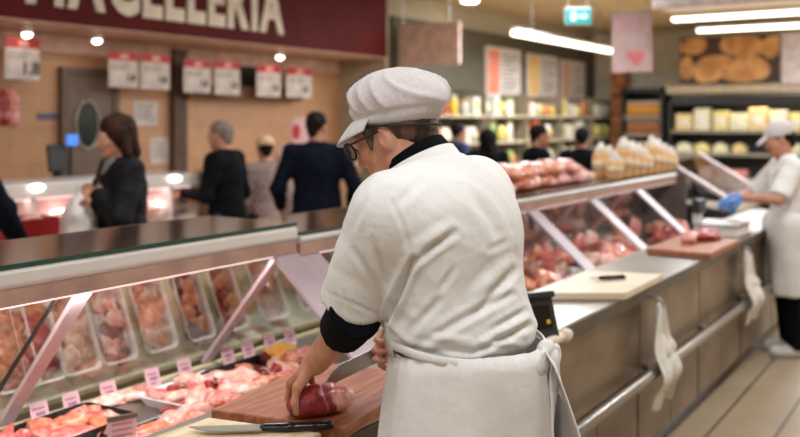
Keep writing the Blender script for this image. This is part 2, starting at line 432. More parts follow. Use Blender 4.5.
def make_person(label, loc, rz, J, skin=SKIN, group=None, hb=.009):
    r = thing('person', label, 'person', loc, rz, group)
    S, P = body_solid(J)
    o = solid_obj(S, hb, 'body', [skin, LIPS, EYEW, EYED], r, zones=face_zones(P, J['hs'], J['R'], J['head']), rel=1)
    return r
# ---------------------------------------------------------------- the butcher at the counter
def build_butcher():
    O = V3((1.71, .95, 0))
    L = lambda s, t, z: V3((s, t, z))-O
    coat = mat('white_cotton', (233, 230, 227), .85, c2=(226, 222, 218), scale=5, bump=.35, bscale=26, spec=.2)
    apr = mat('apron_cotton', (231, 226, 222), .85, c2=(222, 217, 212), scale=6, bump=.3, bscale=30, spec=.2)
    capm = mat('cap_mesh', (218, 210, 209), .8, c2=(207, 198, 197), scale=160, lo=.35, hi=.6, bump=.15, bscale=300, spec=.2)
    hairm = mat('dark_brown_hair', (104, 70, 50), .5, c2=(58, 38, 28), scale=30, stretch=(1, 1, .2), bump=.4, bscale=160)
    blk = mat('black_knit', (13, 13, 16), .9, c2=(9, 9, 11), spec=.1, scale=40, bump=.3, bscale=200)
    r = thing('person', 'butcher in white coat, apron and peaked cap, back turned, bending over a cutting board', 'person', O)
    J = dict(k=1.02, girth=1., curl={'l': .5, 'r': .95}, hs=.93)
    J['hip'] = L(1.71, .93, .99); J['waist'] = L(1.71, .945, 1.12); J['chest'] = L(1.71, .985, 1.33); J['neck'] = L(1.71, 1.035, 1.505)
    J['shl'] = L(1.545, 1.03, 1.432); J['shr'] = L(1.885, 1.02, 1.45)
    J['head'] = L(1.705, 1.12, 1.585); J['R'] = rotm(.42, .14)
    J['ell'] = L(1.565, 1.15, 1.185); J['wrl'] = L(1.705, 1.345, 1.045)
    J['elr'] = L(1.975, 1.07, 1.185); J['wrr'] = L(1.995, 1.245, 1.075)
    J['hdl'] = (V3((.25, .75, -.62)), V3((.1, -.55, -.8))); J['hdr'] = (V3((-.35, .75, -.35)), V3((-.85, -.2, -.45)))
    for s, sg in (('l', -1), ('r', 1)):
        J['hp'+s] = L(1.71+sg*.095, .94, .95); J['kn'+s] = L(1.71+sg*.11, .97, .51); J['an'+s] = L(1.71+sg*.12, .945, .085)
    S, P = body_solid(J)
    solid_obj(S, .0055, 'body', [SKIN, LIPS, EYEW, EYED], r, zones=face_zones(P, J['hs'], J['R'], J['head']), rel=2)
    # hair under the cap: nape and sideburns
    H = Solid(); R = J['R']; k = J['hs']
    H.ell(P(0, -.018, .036), V3((.081, .099, .088))*k, R, .02); H.cone(P(0, -.05, .0), P(0, -.062, -.05), .06*k, .04*k, .03)
    H.ell(P(0, .13, -.045), V3((.08, .1, .12))*k, R, .012, sub=True)
    for x in (-1, 1):
        H.ell(P(x*.085, .0, -.028), V3((.03, .034, .048))*k, R, .01, sub=True)
        H.cone(P(x*.074, .034, .03), P(x*.073, .036, -.018), .009, .006, .01)
    solid_obj(H, .0055, 'hair', hairm, r, disp=lambda V: .0025*fbm(V, (90, 90, 25), 3.))
    # coat
    C = Solid()
    C.ell(L(1.71, .93, .95), (.182, .152, .22), None, .06); C.ell(J['waist']+V3((0, 0, .03)), (.17, .14, .17), None, .07)
    C.ell(L(1.71, .985, 1.31), (.196, .152, .2), None, .06); C.ell(L(1.71, .985, 1.40), (.195, .132, .13), None, .06)
    C.cone(J['shl']+V3((0, -.01, -.005)), J['shr']+V3((0, -.01, -.005)), .078, .078, .07)
    C.cone(L(1.71, .995, 1.44), L(1.708, 1.035, 1.502), .105, .082, .035, flat=2)
    C.cone(J['shl'], L(1.548, 1.085, 1.34), .077, .072, .04); C.cone(L(1.548, 1.085, 1.34), L(1.553, 1.108, 1.29), .070, .070, .010); C.cone(L(1.553, 1.108, 1.29), L(1.566, 1.138, 1.232), .070, .073, .008, flat=2)
    C.cone(J['shr'], J['elr'], .08, .08, .045); C.cone(J['elr'], L(1.985, 1.14, 1.14), .082, .08, .03, flat=2)
    C.cone(L(1.708, 1.10, 1.45), L(1.706, 1.10, 1.60), .045, .066, .012, sub=True)
    C.plane(L(1.71, 1, .62), (0, 0, -1))
    def plane2(V):      # lateral and vertical angle of a point as seen from behind the wearer's left side
        X = V+O; fw = X[:, 0]*CY+X[:, 1]*SY; rt = X[:, 0]*SY-X[:, 1]*CY
        return np.stack([400+F*rt/fw, HZ-F*(X[:, 2]-EYE)/fw], 1)
    # folds of the cloth: path, half width, depth (negative: raised)
    CR = [([(414, 258), (397, 297), (384, 328)], 3.0, .020), ([(391, 201), (404, 228), (413, 261)], 2.2, .004), ([(455, 233), (434, 246), (413, 264)], 3.2, .010), ([(450, 224), (428, 238), (405, 250)], 4., -.004),
          ([(510, 295), (463, 319), (418, 344)], 3.4, .008), ([(525, 326), (474, 352), (433, 350)], 3., .010), ([(404, 344), (450, 359)], 2.6, .007), ([(524, 311), (488, 331)], 2.8, .007),
          ([(507, 262), (472, 300)], 5., -.005), ([(515, 270), (478, 312)], 3.4, .005), ([(440, 300), (412, 330)], 3.4, .006), ([(386, 324), (402, 342), (416, 352)], 3., .012), ([(354, 250), (378, 287)], 3., .004), ([(372, 240), (384, 282)], 3., .005),
          ([(324, 291), (356, 304), (388, 318)], 1.3, .0022), ([(480, 341), (520, 345)], 2.6, -.006), ([(430, 336), (470, 340)], 3., -.006), ([(365, 200), (352, 230)], 3., .004), ([(420, 180), (398, 205)], 4., .004), ([(470, 190), (500, 235)], 5., .003), ([(455, 268), (440, 290)], 3., .004), ([(490, 250), (510, 240)], 3., .003)]
    def cdisp(V):
        w_ = V+.03*np.stack([fbm(V, (6, 6, 6), 11.), fbm(V, (6, 6, 6), 12.), fbm(V, (6, 6, 6), 13.)], 1)
        W2 = np.stack([w_[:, 0]+.5*w_[:, 2], w_[:, 1]-.6*w_[:, 2], w_[:, 2]], 1)
        d = .003*fbm(V, (6, 6, 7), 1.)+.002*(np.clip(1-2.2*np.abs(fbm(W2, (9, 9, 5), 21.)), 0, 1)**2-.3)+.0008*(np.clip(1-2.5*np.abs(fbm(W2, (22, 22, 12), 31.)), 0, 1)**2-.3)
        U = plane2(V); near = np.clip((-V[:, 0]*CY-V[:, 1]*SY+.05)/.05, 0, 1)
        for pts, w, dep in CR:
            best = np.full(len(V), 1e9); tt = np.zeros(len(V)); n = len(pts)-1
            for q in range(n):
                a = np.array(pts[q], float); b = np.array(pts[q+1], float); ba = b-a; t = np.clip(((U-a)@ba)/(ba@ba), 0, 1); dd = np.linalg.norm(U-a-t[:, None]*ba, axis=1)
                m = dd < best; best[m] = dd[m]; tt[m] = (q+t[m])/n
            env = np.sin(math.pi*np.clip(tt*.86+.1, 0, 1))**.7
            d += near*env*dep*(.5*np.exp(-((best-2.1*w)/(1.1*w))**2)-np.exp(-(best/w)**2))
        z = V[:, 2]; wst = np.exp(-((z-1.185)/.04)**2)
        d += wst*.004*fbm(V, (9, 9, 30), 7.)+wst*.007; d -= .022*np.clip((1.15-z)/.02, 0, 1)
        return d
    solid_obj(C, .0062, 'coat', coat, r, disp=cdisp, rel=3)
    # collar: stand-up band round the neck, black undershirt collar inside it
    mb = MB(); ring = []
    def collar(r0, r1, z0, z1, c0, c1, a0, a1, n=28, ry=1.):
        P_ = []
        for (rr, zz, cc) in ((r0, z0, c0), (r1, z1, c1), (r1-.007, z1-.001, c1), (r0-.007, z0, c0)):
            P_.append([V3((cc[0]+rr*math.cos(a), cc[1]+rr*ry*math.sin(a), zz-.045*math.sin(a))) for a in np.linspace(a0, a1, n)])
        return P_
    c0 = L(1.708, 1.03, 0); c1 = L(1.707, 1.062, 0)
    mb.grid(collar(.096, .081, 1.474, 1.527, c0, c1, math.radians(120), math.radians(420)))
    o = mb.obj('collar', coat, r, smooth=True); o.modifiers.new('s', 'SOLIDIFY').thickness = .004
    mb = MB(); mb.grid(collar(.076, .066, 1.508, 1.546, c0+V3((0, .012, 0)), c1+V3((0, .012, 0)), math.radians(100), math.radians(440), 32))
    o = mb.obj('undershirt_collar', blk, r, smooth=True); o.modifiers.new('s', 'SOLIDIFY').thickness = .005; o['label'] = 'black ribbed undershirt collar'
    for s, e, w, a, b, ra, rb in (('l', 'ell', 'wrl', -.26, .17, .059, .053), ('r', 'elr', 'wrr', .1, .5, .062, .05)):
        U = Solid(); d = J[w]-J[e]; U.cone(J[e]+d*a, J[e]+d*b, ra, rb, .01, flat=3)
        o = solid_obj(U, .006, 'undershirt_sleeve', blk, r, disp=lambda V: .003*fbm(V, (25, 25, 40), 2.)); o['label'] = 'black undershirt sleeve end'
    # trousers and shoes
    J2 = dict(J); trousers(J2, mat('white_trousers', (214, 207, 196), .85, spec=.2), r, top=.98)
    shoes(J2, mat('white_clog', (215, 210, 202), .5), r)
    # apron: skirt wrapped round to the back, bib, string, knot with two tails
    rows = []
    A0, A1 = math.radians(-88), math.radians(276)      # opening at the back
    for i in range(22):
        f = i/21; z = 1.147-f*.69; row = []
        for j in range(141):
            u = j/140; a = A0+(A1-A0)*u
            rx = .188+.062*f**.7; ry = .160+.062*f**.7
            edge = max(0, 1-min(u, 1-u)/.07)
            fold = (.002+.011*f)*math.sin(a*9+1.2*math.sin(a*3)+.6*f)*(.6+.4*math.sin(a*2.3+1))
            gather = .002*math.sin(a*34+3*math.sin(a*5))*math.exp(-f*9)
            rr = 1+(fold+gather)/.19
            x = rx*rr*math.cos(a); y = ry*rr*math.sin(a)-.02+.012*f
            y -= edge*(.012+.17*f**.8)*(1 if u < .5 else .06); x += edge*(.03*f if u < .5 else .0)
            row.append((x, y, z+.008*math.sin(a*2)))
        rows.append(row)
    o = MB().grid(rows).obj('apron_skirt', apr, r, smooth=True); o.modifiers.new('s', 'SOLIDIFY').thickness = .003
    rows = []
    for i in range(12):
        f = i/11; z = 1.135+f*.26; wd = math.radians(62-25*f)
        rows.append([(.183*math.sin(a)*(1-.02*f), (.158-.0*f)*math.cos(a)-.005+.045*f, z) for a in np.linspace(-wd, wd, 30)])
    o = MB().grid(rows).obj('apron_bib', apr, r, smooth=True); o.modifiers.new('s', 'SOLIDIFY').thickness = .003
    mb = MB(); P_ = []
    for dz in (-.019, .019):
        pass
    rows = [[(rx*math.cos(a), ry*math.sin(a)-.012, 1.152+dz+.016*math.sin(a)) for a in np.linspace(0, 2*math.pi, 60, endpoint=False)] for dz, rx, ry in ((-.010, .188, .160), (-.007, .192, .164), (.0, .193, .165), (.007, .192, .164), (.010, .188, .160))]
    o = MB().grid(rows, closed_u=True).obj('apron_string', apr, r, smooth=True); o.modifiers.new('s', 'SOLIDIFY').thickness = .004
    K = Solid(); kc = V3((.04, -.178, 1.140)); K.ell(kc, (.026, .018, .022), None, .01)
    for sx, dz, ln in ((-1, .01, .05), (1, .012, .055)): K.ell(kc+V3((sx*.032, -.008, -.02)), (.03, .008, .028), np.array(Matrix.Rotation(sx*.5, 3, 'Y')), .008)
    solid_obj(K, .004, 'apron_knot', apr, r, disp=lambda V: .002*fbm(V, (60, 60, 60), 2.))
    for sx, dx, L_ in ((-1, -.035, .30), (1, .05, .24)):
        rows = []
        for i in range(14):
            f = i/13; c = kc+V3((dx*f+.008*math.sin(f*6), -.012-.045*f+.01*math.sin(f*5+sx), -L_*f)); w = .012+.004*math.sin(f*7)
            rows.append([c+V3((w*q, .004*math.cos(q*2+f*9), 0)) for q in (-1, -.5, 0, .5, 1)])
        o = MB().grid(rows).obj('apron_tail', apr, r, smooth=True); o.modifiers.new('s', 'SOLIDIFY').thickness = .003
    # cap: puffy crown gathered on a band, peak over the brow
    Rc = R@np.array(Matrix.Rotation(.27, 3, 'X')); T = Solid(); cc = V3(J['head'])
    def Q(x, y, z): return cc+Rc@V3((x, y, z))
    T.ell(Q(0, -.006, .088), (.094, .104, .066), Rc, .02); T.ell(Q(0, -.044, .078), (.096, .096, .058), Rc, .03)
    T.ell(Q(0, -.008, .046), (.084, .105, .046), Rc, .012)
    T.plane(Q(0, 0, .026), Rc@V3((0, .12, -1)))
    fd = Rc
    def capdisp(V):
        W = (V-cc)@Rc; a = np.arctan2(W[:, 1]+.02, W[:, 0]); z = W[:, 2]
        up = np.clip((z-.05)/.02, 0, 1)*np.clip((.16-z)/.05, 0, 1)
        ph = a*4.5+1.6*np.sin(a*2+1)+z*44
        return up*(.009*(1-np.abs(np.sin(ph)))**2.5-.002+.003*fbm(V, (18, 18, 10), 6.))-.004*np.exp(-((z-.05)/.006)**2)
    solid_obj(T, .0055, 'cap', capm, r, disp=capdisp, rel=2)
    rows = []
    for i in range(9):
        f = i/8; row = []
        for a in np.linspace(math.radians(14), math.radians(166), 26):
            ext = f*(.060*math.sin(a)**.7+.0); rx = .084; ry = .105
            p = Q((rx+ext*.25)*math.cos(a), -.008+ry*math.sin(a)+ext*.78, .045-ext*.62-.012*f*f); row.append(p)
        rows.append(row)
    o = MB().grid(rows).obj('cap_peak', capm, r, smooth=True); o.modifiers.new('s', 'SOLIDIFY').thickness = .003
    # dark elastic edge under the cap
    el = mat('dark_elastic', (38, 32, 32), .8)
    MB().tube([Q(.081*math.cos(a), -.008+.102*math.sin(a), .024+.12*(.102*math.sin(a))) for a in np.linspace(0, 2*math.pi, 48, endpoint=False)], .003, 6, closed=True).obj('cap_elastic', el, r, smooth=True)
    # spectacles
    g = thing('spectacles', None, None); g.parent = r
    fr = mat('dark_frame', (30, 26, 26), .3); mb = MB()
    for x in (-1, 1):
        pts = [P(x*.035+.026*math.cos(a)*(1-.1*math.sin(a)), .112-.10*abs(.0), .008+.021*math.sin(a)) for a in np.linspace(0, 2*math.pi, 24, endpoint=False)]
        mb.tube(pts, .0028, 6, closed=True); mb.tube([P(x*.060, .111, .014), P(x*.076, .095, .016), P(x*.082, .0, .014), P(x*.080, -.012, -.002)], .0026, 6)
    mb.tube([P(-.009, .113, .012), P(0, .116, .015), P(.009, .113, .012)], .0025, 6)
    bpy.data.objects.remove(g)
    o = mb.obj('spectacles', fr, r, smooth=True); o['label'] = 'dark rimmed spectacles'
    lens = MB()
    for x in (-1, 1): lens.add([P(x*.035+.025*math.cos(a), .112, .008+.020*math.sin(a)) for a in np.linspace(0, 2*math.pi, 24, endpoint=False)], [tuple(range(24))])
    lens.obj('lens', glass('lens_glass', (240, 242, 240), .04), o)
    # knife held in the right hand: a thing of its own
    return r, J
# ---------------------------------------------------------------- materials of the place
steel = mat('brushed_steel', (168, 162, 156), .34, .85, c2=(160, 154, 146), scale=4, stretch=(1, 1, 30), bump=.05, bscale=30)
steel_d = mat('dull_steel_panel', (146, 126, 104), .42, .55, c2=(120, 102, 82), scale=2.2, stretch=(1, 1, 2), bump=.03, bscale=60)
dark = mat('dark_plastic', (48, 45, 43), .45, c2=(38, 36, 35)); black = mat('black_gloss', (18, 18, 19), .22)
alu = mat('pale_aluminium', (226, 220, 214), .38, .25, c2=(218, 211, 205), scale=3)
post_m = mat('pinkish_white_post', (204, 182, 184), .4, .1, c2=(194, 172, 175), scale=3)
post_d = mat('inner_post_plate', (188, 168, 174), .45, .1, c2=(178, 158, 165), scale=3)
beige_ply = mat('beige_board', (214, 202, 164), .5, c2=(196, 182, 142), scale=2.5, stretch=(.6, 9, 9), bump=.03)
cream = mat('cream_plastic', (226, 207, 184), .45, c2=(216, 194, 166), scale=6)
cream_wood = mat('pale_wood', (232, 208, 170), .5, c2=(216, 188, 146), scale=5, stretch=(1, 8, 8))
wood = mat('brown_wood', (176, 108, 74), .48, c2=(146, 82, 54), scale=6, stretch=(1.2, 9, 9), bump=.05)
white = mat('white_paint', (232, 226, 220), .5, c2=(226, 219, 212)); white_pl = mat('white_plastic', (240, 232, 230), .35, c2=(232, 222, 222))
pglass = glass('case_glass', (244, 245, 242), .015); sglass = glass('shelf_glass', (158, 140, 116), .30, .13); edge_g = mat('green_glass_edge', (24, 70, 58), .15)
cloth = mat('white_cloth', (228, 222, 212), .9, c2=(216, 209, 198), scale=10, bump=.3, bscale=40, spec=.2)

# ---------------------------------------------------------------- shell of the shop
m_floor = brick('plank_tiles', (172, 150, 124), (158, 136, 110), (96, 80, 62), 7.3, .30, .009, .36)
struct('floor', MB().bb(-4, 17, -3.5, 7.2, -.1, 0), m_floor)
m_ceil = brick('ceiling_tiles', (196, 172, 136), (192, 168, 132), (170, 148, 114), .6, .6, .006, .8)
struct('ceiling', MB().bb(-4, 17, -3.5, 7.2, 3.28, 3.4), m_ceil)
m_tan = brick('tan_wall_tiles', (200, 152, 112), (193, 145, 106), (176, 130, 94), .62, .31, .004, .45, axes='xz')
m_grey = mat('olive_grey_wall', (184, 174, 150), .7, c2=(176, 166, 142)); m_cream = mat('cream_wall', (238, 226, 202), .7, c2=(230, 217, 192))
struct('wall_left', MB().bb(-4, 9.45, 7.0, 7.2, 0, 3.28), m_tan)
struct('wall_far', MB().bb(9.45, 17, 6.35, 6.55, 0, 3.28), m_grey)
struct('trim_5', MB().bb(-4, 9.3, 6.975, 7.0, 2.235, 2.42), mat('pinkish_band', (226, 190, 172), .6))
struct('trim_1', MB().bb(9.36, 9.45, 6.3, 7.0, 0, 3.28), m_grey)
struct('wall_end', MB().bb(16.6, 16.8, -3.5, 6.35, 0, 3.28), m_cream)
struct('wall_right', MB().bb(-4, 17, -3.7, -3.5, 0, 3.28), m_cream)
struct('wall_near', MB().bb(-4.2, -4, -3.7, 7.2, 0, 3.28), m_cream)

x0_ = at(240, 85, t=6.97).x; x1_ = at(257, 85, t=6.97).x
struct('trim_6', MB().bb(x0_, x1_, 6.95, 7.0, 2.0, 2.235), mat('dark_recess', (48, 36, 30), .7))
# door in the tan wall
d0 = at(66, 120, t=6.98).x; d1 = at(111, 120, t=6.98).x
dr = MB().bb(d0, d1, 6.955, 6.995, 0, 2.04).obj('door_1', mat('grey_brown_door', (122, 100, 86), .5, c2=(114, 93, 80)), bevel=.004); tag(dr, kind='structure')
f = MB(); f.bb(d0-.07, d0, 6.94, 6.995, 0, 2.11); f.bb(d1, d1+.07, 6.94, 6.995, 0, 2.11); f.bb(d0, d1, 6.94, 6.995, 2.04, 2.11); f.obj('door_frame', mat('door_frame_brown', (110, 88, 74), .5), dr)
dc = at(87, 125, t=6.95)
pts = [(dc.x+.13*math.cos(a), dc.z+.22*math.sin(a)) for a in np.linspace(0, 2*math.pi, 32, endpoint=False)]
MB().prism(pts, 1, 6.945, 6.958).obj('door_window', mat('dark_green_glass', (36, 52, 48), .12), dr)
MB().tube([(dc.x+.13*math.cos(a), 6.945, dc.z+.22*math.sin(a)) for a in np.linspace(0, 2*math.pi, 32, endpoint=False)], .014, 8, closed=True).obj('window_ring', steel, dr, smooth=True)
MB().tube([(d0+.08, 6.955, 1.0), (d0+.08, 6.91, 1.0), (d0+.2, 6.91, 1.0)], .011, 8).obj('door_handle', steel, dr, smooth=True)
# dark recess column and lintel beam on the tan wall
c0 = at(171, 90, t=6.98).x; c1 = at(184, 90, t=6.98).x
struct('trim_2', MB().bb(c0, c1, 6.93, 7.0, 0, 2.35), mat('dark_brown_column', (92, 66, 50), .6))
b0 = at(186, 98, t=6.9).x; b1 = at(300, 98, t=6.9).x
struct('trim_3', MB().bb(b0, b1, 6.86, 7.0, 1.86, 2.0), mat('brown_beam', (128, 92, 66), .6))

# ---------------------------------------------------------------- fascia with the shop lettering
FT = 6.27
fz0 = at(200, 38, t=FT).z; fe = at(387, 40, t=FT).x
fa = thing('fascia_sign', 'long dark red fascia board with large cream shop lettering above the meat counter', 'sign', (5, FT, fz0))
maroon = mat('maroon_board', (98, 26, 26), .6, c2=(90, 22, 22), scale=3, spec=.15)
MB().bb(-5.5, fe-5, 0, .12, 0, 3.27-fz0).obj('board', maroon, fa, bevel=.004)
MB().bb(-5.5, fe-5, -.02, .70, -.012, -.001).obj('soffit', mat('pinkish_soffit', (226, 184, 160), .6), fa)
MB().bb(-5.5, fe-5, .46, .48, -.05, -.03).obj('price_rail', mat('brown_rail', (150, 112, 92), .5), fa)
cream_l = mat('cream_letter', (252, 238, 218), .5)
xr = at(283, 30, t=FT).x; xl = at(108, 8, t=FT).x; lz = at(272, 30.5, t=FT).z-fz0
word = 'MACELLERIA'; sz = .72; adv = []
for ch in word:
    me = text_mesh(ch, sz, .007, .03); xs = [v.co.x for v in me.vertices]; adv.append((me, min(xs), max(xs)))
# spacing so that the last eight letters fill the width seen
gap = .055; w8 = sum(b-a for _, a, b in adv[2:])+gap*7; kx = (xr-xl)/w8
x = xr-5
for me, a, b in reversed(adv):
    x -= (b-a)*kx
    for v in me.vertices: v.co = ((v.co.x-a)*kx, -v.co.z-.0075, v.co.y)

    o = link('letter', me, cream_l, fa, loc=(x, 0, lz)); x -= gap*kx
# round spot lights under the soffit
lampw = emis('lamp_white', (255, 238, 226), 14)
for i, (u, v, w) in enumerate(((27, 30, 'white spotlight on the rail above the leftmost price card'), (97, 34, 'pinkish spotlight on the soffit near the hanging price cards'), (280, 57, 'spotlight under the right end of the red fascia'))):
    p = at(u, v, t=6.62); p.z = fz0-.063; t_ = thing('spotlight', w, 'spotlight', p)
    MB().lathe([(.02, .05), (.045, .045), (.05, .0), (.042, -.008)], 16).obj('housing', white, t_, smooth=True)
    MB().lathe([(.04, -.012), (.03, -.03), (.012, -.04)], 16).obj('bulb', lampw, t_, smooth=True)
# hanging price cards
red_c = mat('red_card', (190, 44, 40), .5); ink = mat('dark_ink', (66, 58, 60), .6); card = mat('white_card', (220, 208, 200), .5)
nm = ['with large dark price, hanging furthest left under the fascia', 'left of a close pair beside the grey door', 'right of a close pair beside the grey door', 'just right of the dark wall column', 'second right of the dark wall column', 'above the navy jacketed man, left one', 'right end of the row under the fascia']
for i, (u0, u1, v0, v1) in enumerate(((5, 40, 38, 82), (109, 138, 52, 89), (141, 170, 54, 91), (184, 211, 60, 94), (215, 240, 61, 96), (257, 281, 65, 98), (287, 312, 68, 99))):
    a = at(u0, v0, t=6.74); b = at(u1, v1, t=6.74); w = b.x-a.x; h_ = a.z-b.z if i else a.z-b.z; zc = at((u0+u1)/2, v0, t=6.74).z
    t_ = thing('price_card', 'white price card with red header '+nm[i], 'sign', ((a.x+b.x)/2, 6.75, zc), group='price cards under the fascia')
    MB().bb(-w/2, w/2, -.006, 0, -h_, 0).obj('card', card, t_)
    MB().bb(-w/2, w/2, -.0095, -.0065, -.24*h_, -.0).obj('header', red_c, t_)
    MB().bb(-w*.12, w*.16, -.0125, -.0098, -.2*h_, -.05*h_).obj('header_badge', mat('pink_badge', (230, 170, 160), .5), t_)
    me = text_mesh('1.8' if i == 0 else '1.8', h_*.42 if i == 0 else h_*.26, .001, .004)
    for v in me.vertices: v.co = (v.co.x, -.009-v.co.z, v.co.y)
    link('price', me, ink, t_, loc=(-w*.05 if i == 0 else w*.1, 0, -h_*.86 if i == 0 else -h_*.8))
    mb = MB()
    for k in range(3): mb.bb(-w*.4, w*(.3-.1*k), -.0085, -.0062, -h_*(.36+.07*k), -h_*(.335+.07*k))
    mb.obj('text_lines', mat('grey_print', (150, 140, 138), .6), t_)
    for x_ in (-w*.3, w*.3): MB().tube([(x_, .0, .0), (x_, .01, fz0-.05-zc)], .003, 6).obj('hanger', steel, t_)
# papers on the tan wall, small blue sign, hanging hams
for (u0, u1, v0, v1, lb) in ((133, 157, 101, 126, 'small white paper notice on the tan wall above the woman with the bag'), (150, 168, 138, 163, 'white paper sheet low on the tan wall right of the woman')):
    a = at(u0, v0, t=7.0); b = at(u1, v1, t=7.0); zm = at((u0+u1)/2, v0, t=7.0).z; w = b.x-a.x
    o = MB().bb(-w/2, w/2, -.006, 0, -(a.z-b.z), 0).obj('paper_notice', card, loc=((a.x+b.x)/2, 7.0, zm)); tag(o, lb, 'notice')
    mb = MB()
    for k in range(5): mb.bb(-w*.36, w*(.36-.1*(k % 2)), -.0085, -.0062, -(a.z-b.z)*(.2+.14*k), -(a.z-b.z)*(.15+.14*k))
    mb.obj('text_lines', mat('grey_print', (0, 0, 0)), o)
a = at(37, 113, t=7.0); b = at(58, 121, t=7.0)
o = MB().bb(-(b.x-a.x)/2, (b.x-a.x)/2, -.01, 0, -.06, .0).obj('wall_plaque', mat('blue_plaque', (96, 96, 130), .5), loc=((a.x+b.x)/2, 7.0, a.z)); tag(o, 'small blue grey plaque on the tan wall left of the door', 'sign')

# ---------------------------------------------------------------- meat materials and lumps
def meatmat(n, a, b, sc=42, r=.3, lo=.40, hi=.60): return mat(n, a, r, c2=b, scale=sc, coat=.25, sss=.08, bump=.12, bscale=45, lo=lo, hi=hi)
M_pink = meatmat('pink_meat', (236, 182, 168), (204, 98, 90)); M_red = meatmat('red_meat', (178, 62, 58), (138, 34, 36)); M_dark = meatmat('dark_meat', (112, 34, 36), (74, 18, 22))
M_pale = meatmat('pale_meat', (238, 206, 190), (224, 160, 142)); M_orange = meatmat('orange_meat', (236, 168, 132), (216, 122, 92)); M_beef = mat('beef_cut', (158, 54, 54), .42, c2=(118, 30, 36), scale=40, bump=.25, bscale=60, sss=.08, lo=.4, hi=.6)
M_bright = meatmat('bright_red_meat', (232, 142, 128), (208, 96, 88))
M_fat = meatmat('fat', (226, 168, 156), (176, 84, 80), 24)
def lump(seed, sx, sy, sz, rough=.38, n=3):
    bm = bmesh.new(); bmesh.ops.create_icosphere(bm, subdivisions=n, radius=1.)
    for v in bm.verts:
        p = v.co.copy(); d = 1+rough*1.3*mnoise.noise(p*1.1+Vector((seed*3.1, seed, -seed)))+rough*.8*mnoise.noise(p*2.6+Vector((seed, 9, seed*2)))+rough*.35*mnoise.noise(p*6+Vector((seed, 3, seed)))
        p *= d; z = p.z
        if z < -.35: z = -.35+(z+.35)*.25
        v.co = (p.x*sx, p.y*sy, (z+.45)*sz)
    zm = min(v.co.z for v in bm.verts)
    for v in bm.verts: v.co.z -= zm
    me = bpy.data.meshes.new('lump'); bm.to_mesh(me); bm.free(); me.polygons.foreach_set('use_smooth', [True]*len(me.polygons)); return me
LM = {}
def meat(kind, m, i, sx, sy, sz):
    key = (kind, i)
    if key not in LM:
        me = lump(i*1.7+len(kind), sx, sy, sz); me.materials.append(m); LM[key] = me
    return LM[key]

# ---------------------------------------------------------------- the long counter: cabinets, worktop, bumper rail
TE = 1.287; WZ = .868
for i in range(7):
    x0 = .95+i*1.02; x1 = x0+1.012
    lb = ['partly behind the butcher', 'right beside the butcher', 'in front of the big cream board', 'behind the nearer hanging cloth', 'between the two hanging cloths', 'behind the farther hanging cloth', 'at the far end by the second worker'][i]
    c = thing('counter_cabinet', 'steel counter cabinet '+lb, 'cabinet', (x0, TE, 0), group='cabinets under the meat counter')
    b = MB(); b.bb(0, 1.012, .05, .395, .1, WZ-.042); b.bb(.0, 1.012, .10, .39, 0, .1); b.obj('body', mat('cabinet_body', (120, 104, 90), .5, .4), c)
    MB().bb(.004, 1.008, .022, .05, .47, WZ-.05).obj('upper_panel', steel_d, c, bevel=.003)
    MB().bb(.004, .504, .03, .05, .11, .455).obj('door', steel_d, c, bevel=.003); MB().bb(.51, 1.008, .03, .05, .11, .455).obj('door', steel_d, c, bevel=.003)
    MB().bb(-.004, .004, .028, .05, .1, WZ-.05).obj('seam_strip', dark, c)
    MB().bb(0, 1.012, .085, .10, 0, .1).obj('kick_plate', black, c)
wt = thing('worktop', 'long stainless steel worktop along the working side of the meat counter', 'worktop', (.95, TE, WZ))
MB().bb(0, 7.15, 0, .395, -.038, 0).obj('top', steel, wt, bevel=.004)
MB().bb(0, 7.15, -.004, .016, -.06, -.006).obj('edge_strip', mat('dark_edge', (84, 74, 64), .4, .5), wt, bevel=.003)
br = thing('bumper_rail', 'round steel bumper rail along the front of the counter cabinets', 'rail', (.95, 1.235, .497))
MB().tube([(0, 0, 0), (7.1, 0, 0)], .024, 14).obj('tube', steel, br, smooth=True)
for i in range(8):
    x = .25+i*.95; MB().tube([(x, 0, 0), (x, .075, 0)], .013, 10).obj('bracket', steel, br, smooth=True)

